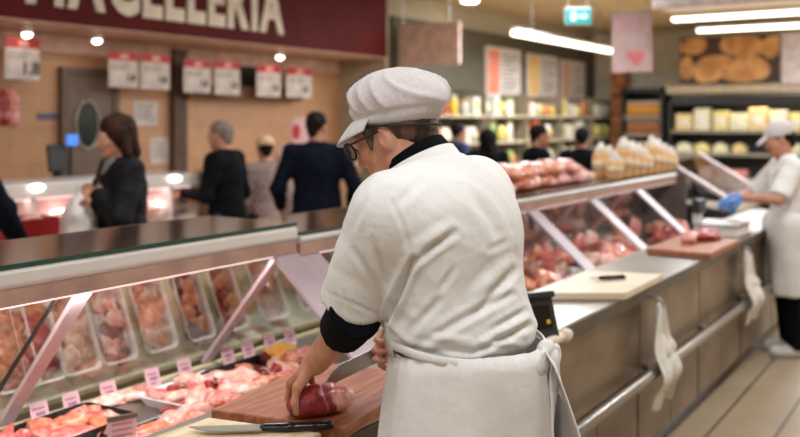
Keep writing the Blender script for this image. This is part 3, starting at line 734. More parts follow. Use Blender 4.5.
# ---------------------------------------------------------------- glass display cases
RT = 2.217; RZ0 = 1.137; RZ1 = 1.222; DZ = .63
def display_case(x0, x1, cposts, wposts, label, grp, RZ0=RZ0, RZ1=RZ1):
    c = thing('glass_display_case', label, 'display case', (x0, RT, 0)); L_ = x1-x0
    X = lambda s: s-x0
    MB().bb(0, L_, -.52, .42, DZ-.03, DZ-.0).obj('deck', steel, c)
    MB().bb(0, L_, -.50, .40, .0, DZ-.032).obj('base', steel_d, c); MB().bb(0, L_, -.53, -.515, DZ-.03, .83).obj('well_wall', steel_d, c)
    MB().bb(0, L_, .40, .43, DZ, DZ+.008).obj('deck_lip', beige_ply, c)
    MB().prism([(-.03, RZ0+.042), (-.03, RZ1-.01), (-.02, RZ1), (.035, RZ1), (.035, RZ0+.03), (-.022, RZ0+.03)], 0, 0, L_).obj('rail', alu, c, bevel=.004)
    MB().bb(0, L_, -.024, .030, RZ0-.016, RZ0+.03).obj('rail_underside', mat('brown_profile', (190, 152, 138), .4, .2), c)
    MB().bb(.02, L_-.02, -.012, .008, RZ0-.022, RZ0-.016).obj('light_strip', emis('case_led', (255, 226, 228), 1.5) if 'case_led' not in MC else MC['case_led'], c)
    MB().bb(0, L_, -.02, .43, RZ1+.002, RZ1+.012).obj('top_shelf', sglass, c)
    MB().bb(0, L_, -.026, -.02, RZ1+.001, RZ1+.013).obj('shelf_edge', edge_g, c)
    MB().bb(0, L_, .43, .437, RZ1-.006, RZ1+.0125).obj('shelf_front_trim', mat('bronze_trim', (138, 116, 94), .4, .3), c)
    for s in cposts:
        MB().bar((X(s), .0, RZ0-.01), (X(s), .395, DZ+.03), (.055 if x0 < 1 else .10), .016, up=(0, .79, .6)).obj('slanted_post', post_m, c, bevel=.003)
    for s in wposts:
        MB().bar((X(s), -.0, RZ0-.01), (X(s), -.45, .72), .135, .014, up=(0, -.7, .7)).obj('inner_post', post_d, c, bevel=.003)
        MB().bar((X(s), -.45, .73), (X(s), -.45, DZ), .05, .03, up=(0, 1, 0)).obj('post_foot', post_m, c)
    sp = [x0+.01]+[s for s in cposts if x0+.05 < s < x1-.05]+[x1-.01]
    for a, b in zip(sp[:-1], sp[1:]):
        n = Vector((0, .79, .6)).normalized()*.012; p = [Vector((X(a)+.004, .0, RZ0-.02)), Vector((X(b)-.004, .0, RZ0-.02)), Vector((X(b)-.004, .40, DZ+.03)), Vector((X(a)+.004, .40, DZ+.03))]
        mb = MB(); vs = [q+n for q in p]+[q+n*1.5 for q in p]; mb.add(vs, [(0, 1, 2, 3), (7, 6, 5, 4), (0, 4, 5, 1), (1, 5, 6, 2), (2, 6, 7, 3), (3, 7, 4, 0)]).obj('glass_pane', pglass, c)
    return c
case1 = display_case(.3, 2.655, [.78, 1.716, 2.60], [2.60], 'near glass display case with slanted posts left of the butcher', None)
case2 = display_case(2.675, 7.72, [3.62, 4.6, 5.54, 6.5], [2.735, 3.66, 4.80, 5.75, 6.7], 'far glass display case with crossing posts right of the butcher', None, 1.12, 1.182)
MB().bar((1.635-.3, .02, RZ0-.02), (1.62-.3, .40, DZ+.04), .006, .012, up=(0, .79, .6)).obj('glass_seam', dark, case1)
MB().bb(7.70-2.675, 7.72-2.675, -.10, .42, DZ, 1.17).obj('end_panel', mat('grey_end_panel', (112, 104, 100), .4), case2)
# raised dark-sided cabinet closing the row
e = thing('end_display_case', 'dark ended display case with a sloping pale frame beyond the far glass case', 'display case', (7.76, 1.75, 0))
for x_ in (0, 1.2): MB().prism([(0, 0), (.95, 0), (.95, 1.0), (0, .86)], 0, x_, x_+.05).obj('side_panel', dark, e)
MB().bb(.05, 1.2, .02, .95, .0, .85).obj('body', steel_d, e)
MB().bar((.02, -.005, .94), (.02, .60, 1.30), .07, .03).obj('slope_frame', post_m, e, bevel=.003); MB().bar((1.23, -.005, .94), (1.23, .60, 1.30), .07, .03).obj('slope_frame', post_m, e, bevel=.003)
MB().bb(.05, 1.2, .60, .66, 1.26, 1.29).obj('top', alu, e); MB().bb(.0, .05, .60, .66, .9, 1.29).obj('upright', dark, e); MB().bb(1.2, 1.25, .60, .66, .9, 1.29).obj('upright', dark, e)
MB().bar((.625, -.0, .95), (.625, .60, 1.30), 1.12, .008).obj('glass_lid', pglass, e)

# rack added beyond the glass in place of its reflection, trays leaning on it
rk = thing('self_service_rack', 'beige tilted board rack holding meat trays beyond the near glass', 'rack', (.35, 2.70, 0))
MB().prism([(.0, .58), (.0, .66), (.055, .685), (.235, 1.10), (.265, 1.10), (.265, 0), (.0, 0)], 0, 0, 3.42).obj('board', beige_ply, rk)
MB().bb(0, 3.42, -.004, .0, .64, .66).obj('front_strip', beige_ply, rk)
rk2 = thing('front_cladding', 'pale customer side cladding below the far glass case', 'cladding', (3.80, 2.70, 0))
MB().bb(0, 3.9, 0, .1, 0, .62).obj('panel', mat('pinkish_panel', (206, 188, 180), .5), rk2); MB().prism([(.02, .62), (.10, 1.0), (.12, 1.0), (.09, .62)], 0, 0, 3.9).obj('upper_panel', mat('lilac_backing', (186, 168, 172), .5), rk2)  # upper lilac panel added to lighten what shows between the far posts
# ---------------------------------------------------------------- leaning trays behind the near glass, standing in for reflected ones
tray_m = mat('white_tray', (238, 226, 220), .35, c2=(230, 214, 210))
def tray_mesh(w, l, h_, wall=.006, n=6):
    """rounded rectangular tray: flared walls, rim"""
    def ring(w_, l_, z, r):
        out = []
        for cx, cy, a0 in ((1, 1, 0), (-1, 1, 90), (-1, -1, 180), (1, -1, 270)):
            for k in range(n):
                a = math.radians(a0+90*k/(n-1)); out.append((cx*(w_/2-r)+r*math.cos(a), cy*(l_/2-r)+r*math.sin(a), z))
        return out
    mb = MB(); R_ = [ring(w*.82, l*.86, 0, .02), ring(w*.96, l*.97, h_*.85, .026), ring(w, l, h_, .028), ring(w*.985, l*.985, h_+.004, .027), ring(w*.93, l*.945, h_, .024), ring(w*.8, l*.84, wall, .018)]
    m = len(R_[0]); mb.grid(R_, closed_u=True); mb.add(R_[0], [tuple(range(m))]); mb.add(R_[-1], [tuple(range(m))]); return mb
def lean_tray(u, s_w, zb, label, ms, seed, ln=.30, roll=0., rim=True):
    """tray leaning on the rack's slope (local y runs up the slope)"""
    p = at(u, 330, t=2.80); ang = math.atan2(.415, .18)
    t_ = thing('meat_tray', label, 'tray', (p.x, 2.755+.0, .692), group='meat trays on the tilted rack')
    t_.rotation_euler = (ang, roll, 0)
    o = tray_mesh(s_w, ln, .03).obj('tray', tray_m, t_, smooth=False, loc=(0, ln/2+.004, .002))
    r_ = random.Random(seed); n = 0
    mb = MB()
    k = 9
    for i in range(k):
        m = ms[i % len(ms)]; me = lump(seed+i*.9, s_w*r_.uniform(.26, .36), ln*r_.uniform(.12, .18), .011, .3, 3); me.materials.append(m)
        q = bpy.data.objects.new('meat_piece', me); COL.objects.link(q); q.parent = t_
        q.location = ((r_.random()-.5)*s_w*.36, ln*(.15+.72*i/(k-1)), .012+.004*(i % 2)); q.rotation_euler = (0, 0, r_.uniform(0, 3))
    return t_
M_brown = meatmat('browned_meat', (206, 150, 110), (170, 108, 78))
lean_tray(8, .17, 0, 'meat tray furthest left behind the near glass, left of the first slanted post', [M_pink, M_brown], 3)
lean_tray(36, .16, 0, 'tray of brownish meat just left of the pale brown chop tray, behind the slanted post', [M_brown, M_red], 4)
lean_tray(72, .17, 0, 'white rimmed tray of pale brown slices right of the first slanted post', [M_brown, M_pale], 5)
lean_tray(110, .165, 0, 'white rimmed tray of mixed dark and pink cuts leaning behind the glass', [M_dark, M_pink, M_pale], 6)
lean_tray(152, .165, 0, 'white rimmed tray of orange chicken pieces leaning behind the glass', [M_orange, M_pale, M_orange], 7)
lean_tray(192, .15, 0, 'tray with dark red and orange meat right of the orange chicken tray', [M_dark, M_orange], 8)
lean_tray(226, .15, 0, 'tray of brown meat left of the second slanted post', [M_brown, M_orange, M_red], 9)
lean_tray(266, .18, 0, 'tray of orange brown meat crossed by the second slanted post', [M_orange, M_brown], 10)
lean_tray(300, .11, 0, 'narrow tray of browned meat right of the second slanted post', [M_brown, M_orange], 11)
lean_tray(326, .19, 0, 'tray of large pink cuts beside the butcher sleeve, furthest right on the rack', [M_pink, M_red, M_pink], 12)

# ---------------------------------------------------------------- meat on the deck of the near case
gb = 'meat pieces on the near deck'
PIECES = []
def lay(u, v, kind, m, i, sx, sy, sz, label, rz=None, z=DZ, tilt=0., cat='meat', name='meat_piece'):
    p = at(u, v, z=z+sz*.5); o = bpy.data.objects.new(name, meat(kind, m, i, sx, sy, sz)); COL.objects.link(o)
    p.y = min(max(p.y, 1.76+max(sx, sy)*.6), 2.58-sy*.5)
    o.location = (p.x, p.y, z+.001); o.rotation_euler = (tilt, 0, rz if rz is not None else (u*1.7+v) % 3.1); tag(o, label, cat, gb); PIECES.append(o); return o
blk_tray = mat('black_tray', (20, 20, 22), .25)
def deck_tray(name, u, v, w, l, h_, m, label, rz=0., z=DZ):
    p = at(u, v, z=z+h_); o = tray_mesh(w, l, h_).obj(name, m, loc=(p.x, p.y, z+.001), rot=(0, 0, rz)); tag(o, label, 'tray', 'trays on the near deck'); return p
t1 = deck_tray('black_tray', 62, 426, .40, .24, .05, blk_tray, 'black plastic tray of pink strips at the left end of the deck', .05)
t2 = deck_tray('black_tray', 186, 428, .42, .30, .05, blk_tray, 'black plastic tray of pink cuts in front of the white tray of chops', .0)
t3 = deck_tray('white_tray', 196, 388, .36, .24, .04, white_pl, 'white tray of pink chops in the middle of the deck', .05)
t4 = deck_tray('black_tray', 262, 366, .46, .24, .045, blk_tray, 'black tray of dark and pale offal near the second slanted post', .0)
r_ = random.Random(5)
def fill(t, w, l, n, ms, label, sz=(.035, .065), z0=.012, rz0=0.):
    for i in range(n):
        m = ms[i % len(ms)]; gx = (i+.5)/n; a = r_.uniform(*sz)
        x = t.x+(gx-.5)*w*.84; y = t.y+(((i*2) % 3)/2-.5)*l*.55
        o = bpy.data.objects.new('meat_piece', meat('f'+m.name, m, i % 4, .05, .035, .022)); COL.objects.link(o)
        s_ = a/.05; o.scale = (s_*r_.uniform(1.0, 1.7), s_*r_.uniform(.55, .95), s_*r_.uniform(.9, 1.3)); o.location = (x, y, DZ+z0+.014*(i % 2)); o.rotation_euler = (r_.uniform(-.15, .15), r_.uniform(-.15, .15), r_.uniform(0, 3.1))
        tag(o, label, 'meat', gb)
fill(t1, .40, .24, 20, [M_pink, M_bright, M_pale, M_orange], 'pink meat strip in the leftmost black tray')
fill(t2, .42, .30, 26, [M_pink, M_pale, M_bright, M_orange], 'pink meat cut in the black tray in front of the white tray')
fill(t3, .36, .24, 12, [M_red, M_pink, M_pale, M_pale], 'pink chop in the white tray', (.04, .06))
fill(t4, .46, .24, 18, [M_dark, M_pale, M_orange, M_dark, M_red], 'offal piece in the black tray near the second slanted post', (.035, .055))
# loose heap between the trays and the wooden board
r_ = random.Random(11)
for (u, v, m, s_) in ((214, 405, M_pale, .075), (232, 396, M_pink, .08), (250, 388, M_orange, .07), (262, 380, M_pale, .08), (280, 386, M_pink, .07), 
                      (225, 410, M_orange, .06), (243, 402, M_pale, .065), (262, 394, M_pink, .06), (240, 384, M_pale, .08), (285, 372, M_pale, .08), (304, 362, M_pink, .08), (322, 352, M_pale, .08), (300, 376, M_orange, .06), (338, 340, M_pink, .07)):
    lay(u, v, 'h'+m.name, m, int(u) % 4, s_*1.15, s_*.75, s_*.55, 'pale pink meat chunk heaped loose between the trays and the wooden board', z=DZ+.0)
for (u, v, m, s_) in ((222, 399, M_pink, .05), (246, 391, M_pale, .05), (268, 384, M_orange, .045), (235, 404, M_pink, .04), (290, 378, M_pink, .05)):
    o = lay(u, v, 'k'+m.name, m, int(u) % 4, s_*1.2, s_*.8, s_*.6, 'smaller meat chunk on top of the loose pale heap', z=DZ+.062)
for (u, v, m, s_) in ((108, 402, M_pale, .05), (122, 396, M_pale, .055), (134, 390, M_pink, .045)):
    lay(u, v, 'q'+m.name, m, int(u) % 4, s_*1.3, s_*.7, s_*.4, 'pale slice lying on the deck between the leftmost black tray and the white tray')
# yellow pack at the back
p = at(280, 353, z=DZ+.03); o = MB().box((0, 0, .028), (.14, .09, .055)).obj('yellow_pack', mat('yellow_pack', (226, 168, 70), .4, c2=(214, 146, 60)), bevel=.012, loc=(p.x, min(p.y, 2.5), DZ+.001), rot=(0, 0, .3)); tag(o, 'small yellow pack at the back of the deck beside the butcher arm', 'pack')
# price tags standing at the back of the deck
tagm = mat('pink_tag', (224, 186, 190), .5, c2=(214, 174, 180)); pr = mat('purple_print', (172, 120, 142), .6)
tl = ['with purple print, furthest left at the back of the deck', 'second from the left at the back of the deck', 'with mauve print, left of the white tray of chops', 'behind the left end of the white tray of chops', 'behind the right half of the white tray of chops', 'at the foot of the second slanted post', 'just right of the second slanted post', 'beside the yellow pack', 'nearest the butcher sleeve']
for i, (u, v) in enumerate(((42, 411), (74, 400), (111, 389), (155, 374), (187, 363), (230, 349), (250, 343), (272, 336), (292, 330))):
    p = at(u, v, t=2.565); zz = DZ+.002
    t_ = thing('price_tag', 'small pink price tag '+tl[i], 'price tag', (p.x, 2.565, zz), rz=-.1, group='price tags at the back of the deck')
    a = .35
    R_ = Matrix.Rotation(-a, 3, 'X')
    MB().box(R_ @ Vector((0, 0, .036)), (.062, .002, .080), R_).obj('card', tagm, t_)
    mb = MB()
    for k in range(3): mb.box(R_ @ Vector((-.002+.004*(k % 2), -.0022, .055-.017*k)), (.040-.008*k, .001, .006 if k != 1 else .012), R_)
    mb.obj('print', pr, t_)
    MB().bb(-.02, .02, -.006, .01, 0, .004).obj('foot', white_pl, t_)
# printed card in front
p = at(122, 424, z=DZ+.1); t_ = thing('price_tag', 'pink printed price card with dark clip among the meat at the bottom left', 'price tag', (p.x, p.y, DZ+.03), rz=-.4)
MB().box((0, 0, .045), (.085, .003, .085)).obj('card', tagm, t_); mb = MB()
for k in range(4): mb.box((0, -.0025, .072-.017*k), (.06, .001, .007))
mb.obj('print', mat('red_print', (206, 136, 132), .6), t_); MB().box((0, 0, .09), (.09, .01, .012)).obj('clip', steel, t_)

# ---------------------------------------------------------------- boards, meat and knives on the worktop
def board(name, pts, z0, z1, m, label):
    c = Vector((sum(p[0] for p in pts)/len(pts), sum(p[1] for p in pts)/len(pts), 0))
    o = MB().prism([(p[0]-c.x, p[1]-c.y) for p in pts], 2, 0, z1-z0).obj(name, m, bevel=.004, loc=(c.x, c.y, z0)); tag(o, label, 'cutting board'); return o
P0 = Vector((1.70, 1.262)); e1 = Vector((-.20, .98)).normalized(); e2 = Vector((.985, .12)).normalized()
board('cutting_board', [P0, P0+e2*.50, P0+e2*.50+e1*.37, P0+e1*.365], WZ+.001, .90, wood, 'brown wooden cutting board under the butcher hands')
board('cutting_board', [(1.20, 1.30), (1.665, 1.30), (1.60, 1.60), (1.20, 1.62)], WZ+.001, .892, cream_wood, 'pale cutting board at the bottom edge carrying a black handled knife')
a = at(549, 293.6, z=.9); b = at(628, 293, z=.9); c_ = at(665, 274, z=.9); d_ = at(584, 270, z=.9)
board('cutting_board', [(a.x, 1.56), (b.x, 1.262), (c_.x, 1.27), (d_.x, 1.62)], WZ+.001, .90, cream, 'large cream cutting board right of the butcher with a small black knife')
bw = board('cutting_board', [(5.02, 1.25), (5.72, 1.25), (5.72, 1.60), (5.02, 1.60)], WZ+.001, .90, wood, 'far brown wooden cutting board carrying a red cut of meat')
def knife(label, loc, rz, blade, handle, hm, tilt=(0, 0), bm_=None, flat=True, bh=.04):
    t_ = thing('knife', label, 'knife', loc); t_.rotation_euler = (tilt[0], tilt[1], rz)
    mb = MB(); n = 12; pts = []
    for i in range(n+1):
        f = i/n; pts.append((f*blade, -bh*.5))
    top = [(blade*f, bh*.5-(bh*max(0, (f-.55)/.45)**2)*.98) for f in [1-i/n for i in range(n+1)]]
    pts[-1] = (blade, -bh*.48)
    if blade: mb.prism(pts+top[1:], 2, -.0011, .0011).obj('blade', steel if bm_ is None else bm_, t_)
    S = Solid(); S.chain([(-.006, 0, 0), (-handle*.4, .002, 0), (-handle*.75, -.001, 0), (-handle, -.004, 0)], [.0125, .0135, .012, .0145], .006)
    V, Q = S.build(.004); V[:, 2] *= .75; me = bpy.data.meshes.new('handle'); me.from_pydata(V.tolist(), [], Q.tolist()); link('handle', me, hm, t_, True); return t_
p = at(262, 428, z=.902); q = at(328, 426, z=.902); rz = math.atan2(p.y-q.y, p.x-q.x)
knife('black handled knife lying on the pale board at the bottom edge', (p.x, p.y, .9035), rz, .17, (p-q).length, black)
p = at(598, 281, z=.90); q = at(622, 280, z=.90); rz = math.atan2(p.y-q.y, p.x-q.x)
knife('small all black knife lying on the large cream board', (p.x+.02, p.y, .9115), rz, .05, (p-q).length, black, bm_=black, bh=.02)
# beef on the board
bc = Vector((1.742, 1.372, .90))
S = Solid(); S.ell((0, 0, .036), (.062, .045, .037), np.array(Matrix.Rotation(-.6, 3, 'Z')), .02); S.ell((.045, -.022, .034), (.05, .042, .033), None, .02); S.ell((-.03, .02, .03), (.045, .038, .03), None, .02)
S.plane((0, 0, .001), (0, 0, -1))
def bz(C):
    m = np.zeros(len(C)); x = C[:, 0]*.75-C[:, 1]*.65; m[(x > .034+.008*np.sin(C[:, 2]*90))] = 1; m[np.abs(x-.012-.006*np.sin(C[:, 2]*70)) < .0025] = 1; return m
o = solid_obj(S, .005, 'beef_cut', [M_beef, M_fat], None, disp=lambda V: .004*fbm(V, (30, 30, 30), 1.)+.002*fbm(V, (70, 70, 70), 2.), zones=bz, loc=bc); tag(o, 'dark red beef joint with a fatty end under the butcher hand on the brown board', 'meat')
p = at(690, 233, z=.93); o = link('meat_cut', lump(4.4, .13, .09, .045, .3), M_red, smooth=True, loc=(p.x, 1.43, .901)); tag(o, 'red cut of meat on the far brown board', 'meat')
o = link('meat_cut', lump(6.4, .05, .04, .05, .3), M_pink, smooth=True, loc=(p.x-.24, 1.46, .901)); tag(o, 'small pink cut on the far brown board left of the red cut', 'meat')
# white label printer scale beyond it
p = at(722, 235, z=WZ); t_ = thing('label_scale', 'white label scale on the worktop beyond the far brown board', 'scale', (p.x+.02, 1.46, WZ+.001), rz=0)
MB().box((0, 0, .035), (.34, .28, .07)).obj('base', white, t_, bevel=.012); MB().box((0, 0, .077), (.36, .3, .012)).obj('weighing_plate', steel, t_, bevel=.004)
MB().box((-.1, .13, .12), (.05, .05, .08)).obj('display_post', white, t_); MB().box((-.1, .12, .19), (.16, .05, .09)).obj('display', dark, t_, bevel=.008)
# scale terminal clamped on the worktop edge beside the butcher
p = at(540, 320, t=1.26); t_ = thing('scale_terminal', 'black keypad terminal clamped on the worktop edge beside the butcher', 'terminal', (p.x, 1.275, WZ), rz=-.55)
Rm = Matrix.Rotation(-.35, 3, 'X')
MB().box((0, 0, .085), (.14, .04, .15), Rm).obj('housing', dark, t_, bevel=.008); MB().box(Vector((0, -.022, .092)), (.09, .004, .075), Rm).obj('screen', black, t_)
MB().box(Vector((0, .015, .155)), (.145, .05, .022), Rm).obj('top_ridge', dark, t_, bevel=.005)
mb = MB()
for i in range(3):
    for j in range(2): mb.box(Vector((-.028+.028*i, -.014-.009*j, .052-.018*j)), (.02, .005, .012), Rm)
mb.obj('keypad', mat('grey_keys', (120, 116, 112), .5), t_); MB().box(Vector((.03, -.03, .075)), (.014, .004, .014), Rm).obj('yellow_key', mat('yellow_key', (226, 176, 50), .4), t_)
MB().bb(-.03, .03, -.03, .04, 0.002, .02).obj('clamp', dark, t_)
p = at(548, 365, t=1.255); o = MB().bb(-.012, .012, -.012, .012, -.16, .12).obj('clamp_post', dark, loc=(p.x-.04, 1.262, .72)); tag(o, 'black post below the keypad terminal on the counter front', 'post')
p1 = at(532, 350, t=1.20); p2 = at(566, 335, t=1.225)
t_ = thing('handle_bar', 'cream plastic bar with capped end beside the butcher hip', 'bar', p1); d = p2-p1
MB().tube([(0, 0, 0), d*.9], .017, 14).obj('bar', cream, t_, smooth=True); MB().tube([d*.86, d*.98, d*1.06], [.024, .026, .02], 14).obj('end_cap', cream, t_, smooth=True)
MB().tube([d*.3, d*.3+Vector((0, .07, 0))], .01, 8).obj('bracket', steel, t_, smooth=True)
p = at(563, 354, t=1.28); o = MB().bb(-.03, .03, -.002, 0, -.055, .0).obj('label_card', mat('lilac_card', (206, 196, 214), .5), loc=(p.x, 1.309, p.z+.025)); tag(o, 'small pale lilac label on the cabinet front below the keypad', 'label')
# hanging cloths
def hang_cloth(label, s, y, ztop, w, ln, seed):
    t_ = thing('hanging_cloth', label, 'cloth', (s, y, ztop), group='cloths hanging on the counter')
    rows = []; n = 26; r2 = random.Random(seed)
    for i in range(n):
        f = i/(n-1); z = -ln*f; row = []; wd = w*(.25+.75*min(1, f*2.6)**.7)*(1-.12*f)
        out = -.02-.055*math.exp(-((f-.68)/.2)**2)
        for j in range(25):
            g = j/24-.5; fold = .014*math.sin(g*15+seed+f*1.5)*(.5+.5*f)
            row.append((g*wd+.02*math.sin(f*4+seed)*f, out+fold-.012*abs(g), z-.045*abs(g)*math.sin(f*3)+(.03*math.sin(g*7+seed) if f > .9 else 0)))
        rows.append(row)
    o = MB().grid(rows).obj('cloth', cloth, t_, smooth=True); o.modifiers.new('s', 'SOLIDIFY').thickness = .004; o.modifiers.new('d', 'SUBSURF').levels = 1
    MB().tube([(0, .045, .03), (0, .0, .03), (0, -.02, .015), (0, -.028, -.005), (0, -.02, -.02)], .005, 8).obj('hook', steel, t_, smooth=True)
    rows = [[(x*.6+.05, y_+.03, z*.7) for (x, y_, z) in row] for row in rows]
    o = MB().grid(rows).obj('cloth_fold', cloth, t_, smooth=True); o.modifiers.new('s', 'SOLIDIFY').thickness = .004
p = at(657, 303, t=1.25); hang_cloth('white cloth hanging over the bumper rail, the nearer of two', p.x, 1.248, .785, .27, .42, 1.)
p = at(746, 249, t=1.25); hang_cloth('white cloth hanging near the second worker, the farther of two', p.x, 1.248, .80, .26, .40, 2.)

# ---------------------------------------------------------------- meat in the far case
r_ = random.Random(21)
def heap(u0, u1, v0, v1, n, ms, label, grp, s0=.05, s1=.085, zb=DZ, ylim=(1.84, 2.55), lay2=True):
    for i in range(n):
        u = r_.uniform(u0, u1); v = r_.uniform(v0, v1); m = ms[i % len(ms)]; a = r_.uniform(s0, s1); z = zb+(.075 if i % 3 == 2 else 0)
        p = at(u, v, z=z+.05); p.y = min(max(p.y, ylim[0]), ylim[1])
        o = bpy.data.objects.new('meat_piece', meat('g'+m.name, m, i % 4, .07, .05, .04)); COL.objects.link(o)
        o.scale = (a/.07*r_.uniform(.9, 1.3), a/.07, a/.06); o.location = (p.x, p.y, z+.001); o.rotation_euler = (0, 0, r_.uniform(0, 3.1)); tag(o, label, 'meat', grp)
ir = tray_mesh
for (s0_, s1_, lb) in ((3.72, 4.52, 'nearest'), (4.86, 5.5, 'middle'), (5.82, 6.6, 'farthest')):
    o = tray_mesh(s1_-s0_, .62, .03).obj('display_tray', white_pl, loc=((s0_+s1_)/2, 2.2, DZ+.001)); tag(o, 'white display tray under the meat in the far case, '+lb+' of three', 'tray', 'display trays in the far case')
heap(520, 560, 252, 282, 26, [M_bright, M_orange, M_pink, M_pale], 'red or pink meat chunk heaped behind the large cream board', 'meat heaped behind the cream board', .05, .09, DZ+.035)
heap(588, 640, 240, 262, 24, [M_bright, M_pink, M_pale, M_pink], 'pink or red chunk between the second and third inner posts of the far case', 'meat between the inner posts', .06, .1, DZ+.035)
heap(645, 690, 222, 240, 16, [M_pink, M_pale, M_bright], 'pale pink chunk near the far end of the far case', 'meat at the end of the far case', .06, .1, DZ+.035)
# wrapped hams behind the far glass seen between the posts
for i, (u, v) in enumerate(((530, 230), (538, 216), (572, 226), (584, 216), (612, 214), (628, 206), (648, 202), (556, 216))):
    p = at(u, v, t=2.52); o = link('wrapped_meat', lump(i*2.2, .1, .045, .12, .25), [M_orange, M_pink, M_bright, M_pale][i % 4], smooth=True, loc=(p.x, 2.47, DZ+.001)); tag(o, 'tall wrapped cut standing at the back of the far case', 'meat', 'tall cuts at the back of the far case')

# ---------------------------------------------------------------- packs on top of the far case
SZ = 1.182+.0125
film = meatmat('cured_meat', (240, 176, 148), (206, 104, 78), 16); film2 = meatmat('pink_ham', (246, 204, 196), (228, 140, 130), 12)
r_ = random.Random(31)
pk = []
for row, n in ((0, 7), (1, 5)):
    for i in range(n):
        s = 4.80+(i+.5*row)*.21+r_.uniform(-.02, .02); z = SZ+.002+row*.07
        o = link('ham_pack', lump(i*1.3+row*4, .12, .11, .062, .2), film2 if (i > 3 or row == 2) else film, smooth=True, loc=(s, 2.43+r_.uniform(-.02, .03), z), rot=(0, 0, r_.uniform(-.4, .4)))
        tag(o, 'glossy pack of pink cured meat piled on top of the far case', 'ham pack', 'cured meat pile on the far case')
bready = mat('beige_pack', (232, 190, 134), .45, c2=(214, 160, 104), scale=14); capw = mat('white_top', (240, 230, 218), .45); bl = mat('pack_label', (236, 206, 170), .5)
for row in range(2):
    for i in range(9):
        s = 6.38+i*.175+row*.09; y = 2.27+row*.14; hh = .15+.045*((i*3+row*2) % 4)/1.5
        t_ = thing('wrapped_roll', 'upright beige wrapped roll with white top on the far end of the case', 'pack', (s, y, SZ+.001), group='upright beige packs on the far case')
        MB().lathe([(.055, 0), (.062, .02), (.06, hh*.8), (.05, hh*.92)], 14).obj('roll', bready, t_, smooth=True)
        MB().lathe([(.05, hh*.9), (.046, hh), (.026, hh+.03), (.018, hh+.055)], 12).obj('wrapped_top', capw, t_, smooth=True)
        MB().lathe([(.0635, hh*.3), (.0625, hh*.62)], 14).obj('label_band', bl, t_, smooth=True)
butcher, BJ = build_butcher()
# the knife in the butcher's right hand
wr = V3(BJ['wrr'])+V3(butcher.location); gp = Vector(wr)+Vector((-.018, .062, -.05))
kd = Vector((-.75, .55, -.34)).normalized()
kn = knife('broad bladed knife with black handle gripped in the butcher right hand', gp+kd*.04, 0, .17, .12, black, bh=.042)
xa = kd; za = Vector((.45, .55, .15)); za -= xa*za.dot(xa); za.normalize(); ya = za.cross(xa)
kn.rotation_euler = Matrix((xa, ya, za)).transposed().to_euler()
# ---------------------------------------------------------------- opposite counter with pink light
OX0, OX1, OY = 1.2, 4.92, 4.62
oc = thing('opposite_display_case', 'pinkly lit display case across the aisle behind the customers', 'display case', (OX0, OY, 0)); OL = OX1-OX0
pinkw = mat('pinkish_white_panel', (238, 214, 210), .45, c2=(230, 204, 202))
MB().bb(0, OL, .05, .84, 0, .74).obj('body', pinkw, oc); MB().bb(0, OL, .0, .62, .74, .78).obj('deck', white_pl, oc, bevel=.004)
MB().bb(0, OL, .62, .66, .78, 1.12).obj('back_panel', mat('pink_back', (222, 184, 180), .5), oc)
MB().bb(0, OL, .40, .84, 1.13, 1.225).obj('canopy', alu, oc, bevel=.008); MB().bb(.05, OL-.05, .44, .50, 1.12, 1.13).obj('light_strip', emis('opposite_led', (255, 222, 218), 1.6), oc)
MB().bb(0, OL, .36, .62, .93, .945).obj('middle_shelf', pglass, oc)
for x in (.02, 1.15, 2.3, 3.45): MB().bb(x, x+.025, .42, .62, .78, 1.13).obj('shelf_support', alu, oc)
for (u, v, lb, hi) in ((37, 187, 'round bright lamp under the canopy of the opposite case, left one', 1), (175, 178, 'round bright lamp of the opposite case beside the grey haired man', 1), (62, 212, 'oval lit lamp low in the opposite case left of the carrier bag', 0), (155, 205, 'oval lit lamp low in the opposite case right of the woman', 0)):
    t_ = at(u, v, t=4.93 if hi else 5.05); o = MB().lathe([(.012, .02), (.04, .012), (.05, 0), (.04, -.02), (.012, -.03)], 16, sx=1 if hi else 1.7).obj('case_lamp', emis('case_lamp', (255, 244, 232), 4) if 'case_lamp' not in MC else MC['case_lamp'], smooth=True)
    y = OY+.385 if hi else OY+.56
    p = at(u, v, t=y); o.location = (min(p.x, OX1-.1), y, p.z); tag(o, lb, 'lamp')
r_ = random.Random(3)
for i in range(30):
    s = OX0+.1+(i % 15)*.235; row = i//15
    if abs(s-at(31, 236, t=4.7).x) < .3: continue
    m = [M_pink, M_bright, M_pale, M_orange][(i*7+row) % 4]
    o = bpy.data.objects.new('meat_pack', meat('o'+m.name, m, i % 4, .1, .08, .06)); COL.objects.link(o); o.location = (s, OY+.14+row*.25, .782); o.rotation_euler = (0, 0, r_.uniform(0, 3)); tag(o, 'pink meat pack on the deck of the opposite case', 'meat', 'meat packs in the opposite case')
for i in range(14):
    m = [M_pink, M_pale, M_bright][i % 3]; o = bpy.data.objects.new('meat_pack', meat('o'+m.name, m, i % 4, .1, .08, .06)); COL.objects.link(o); o.scale = (.8, .8, .8); o.location = (OX0+.15+i*.245, OY+.52, .947); tag(o, 'pink meat pack on the glass shelf of the opposite case', 'meat', 'packs on the opposite glass shelf')
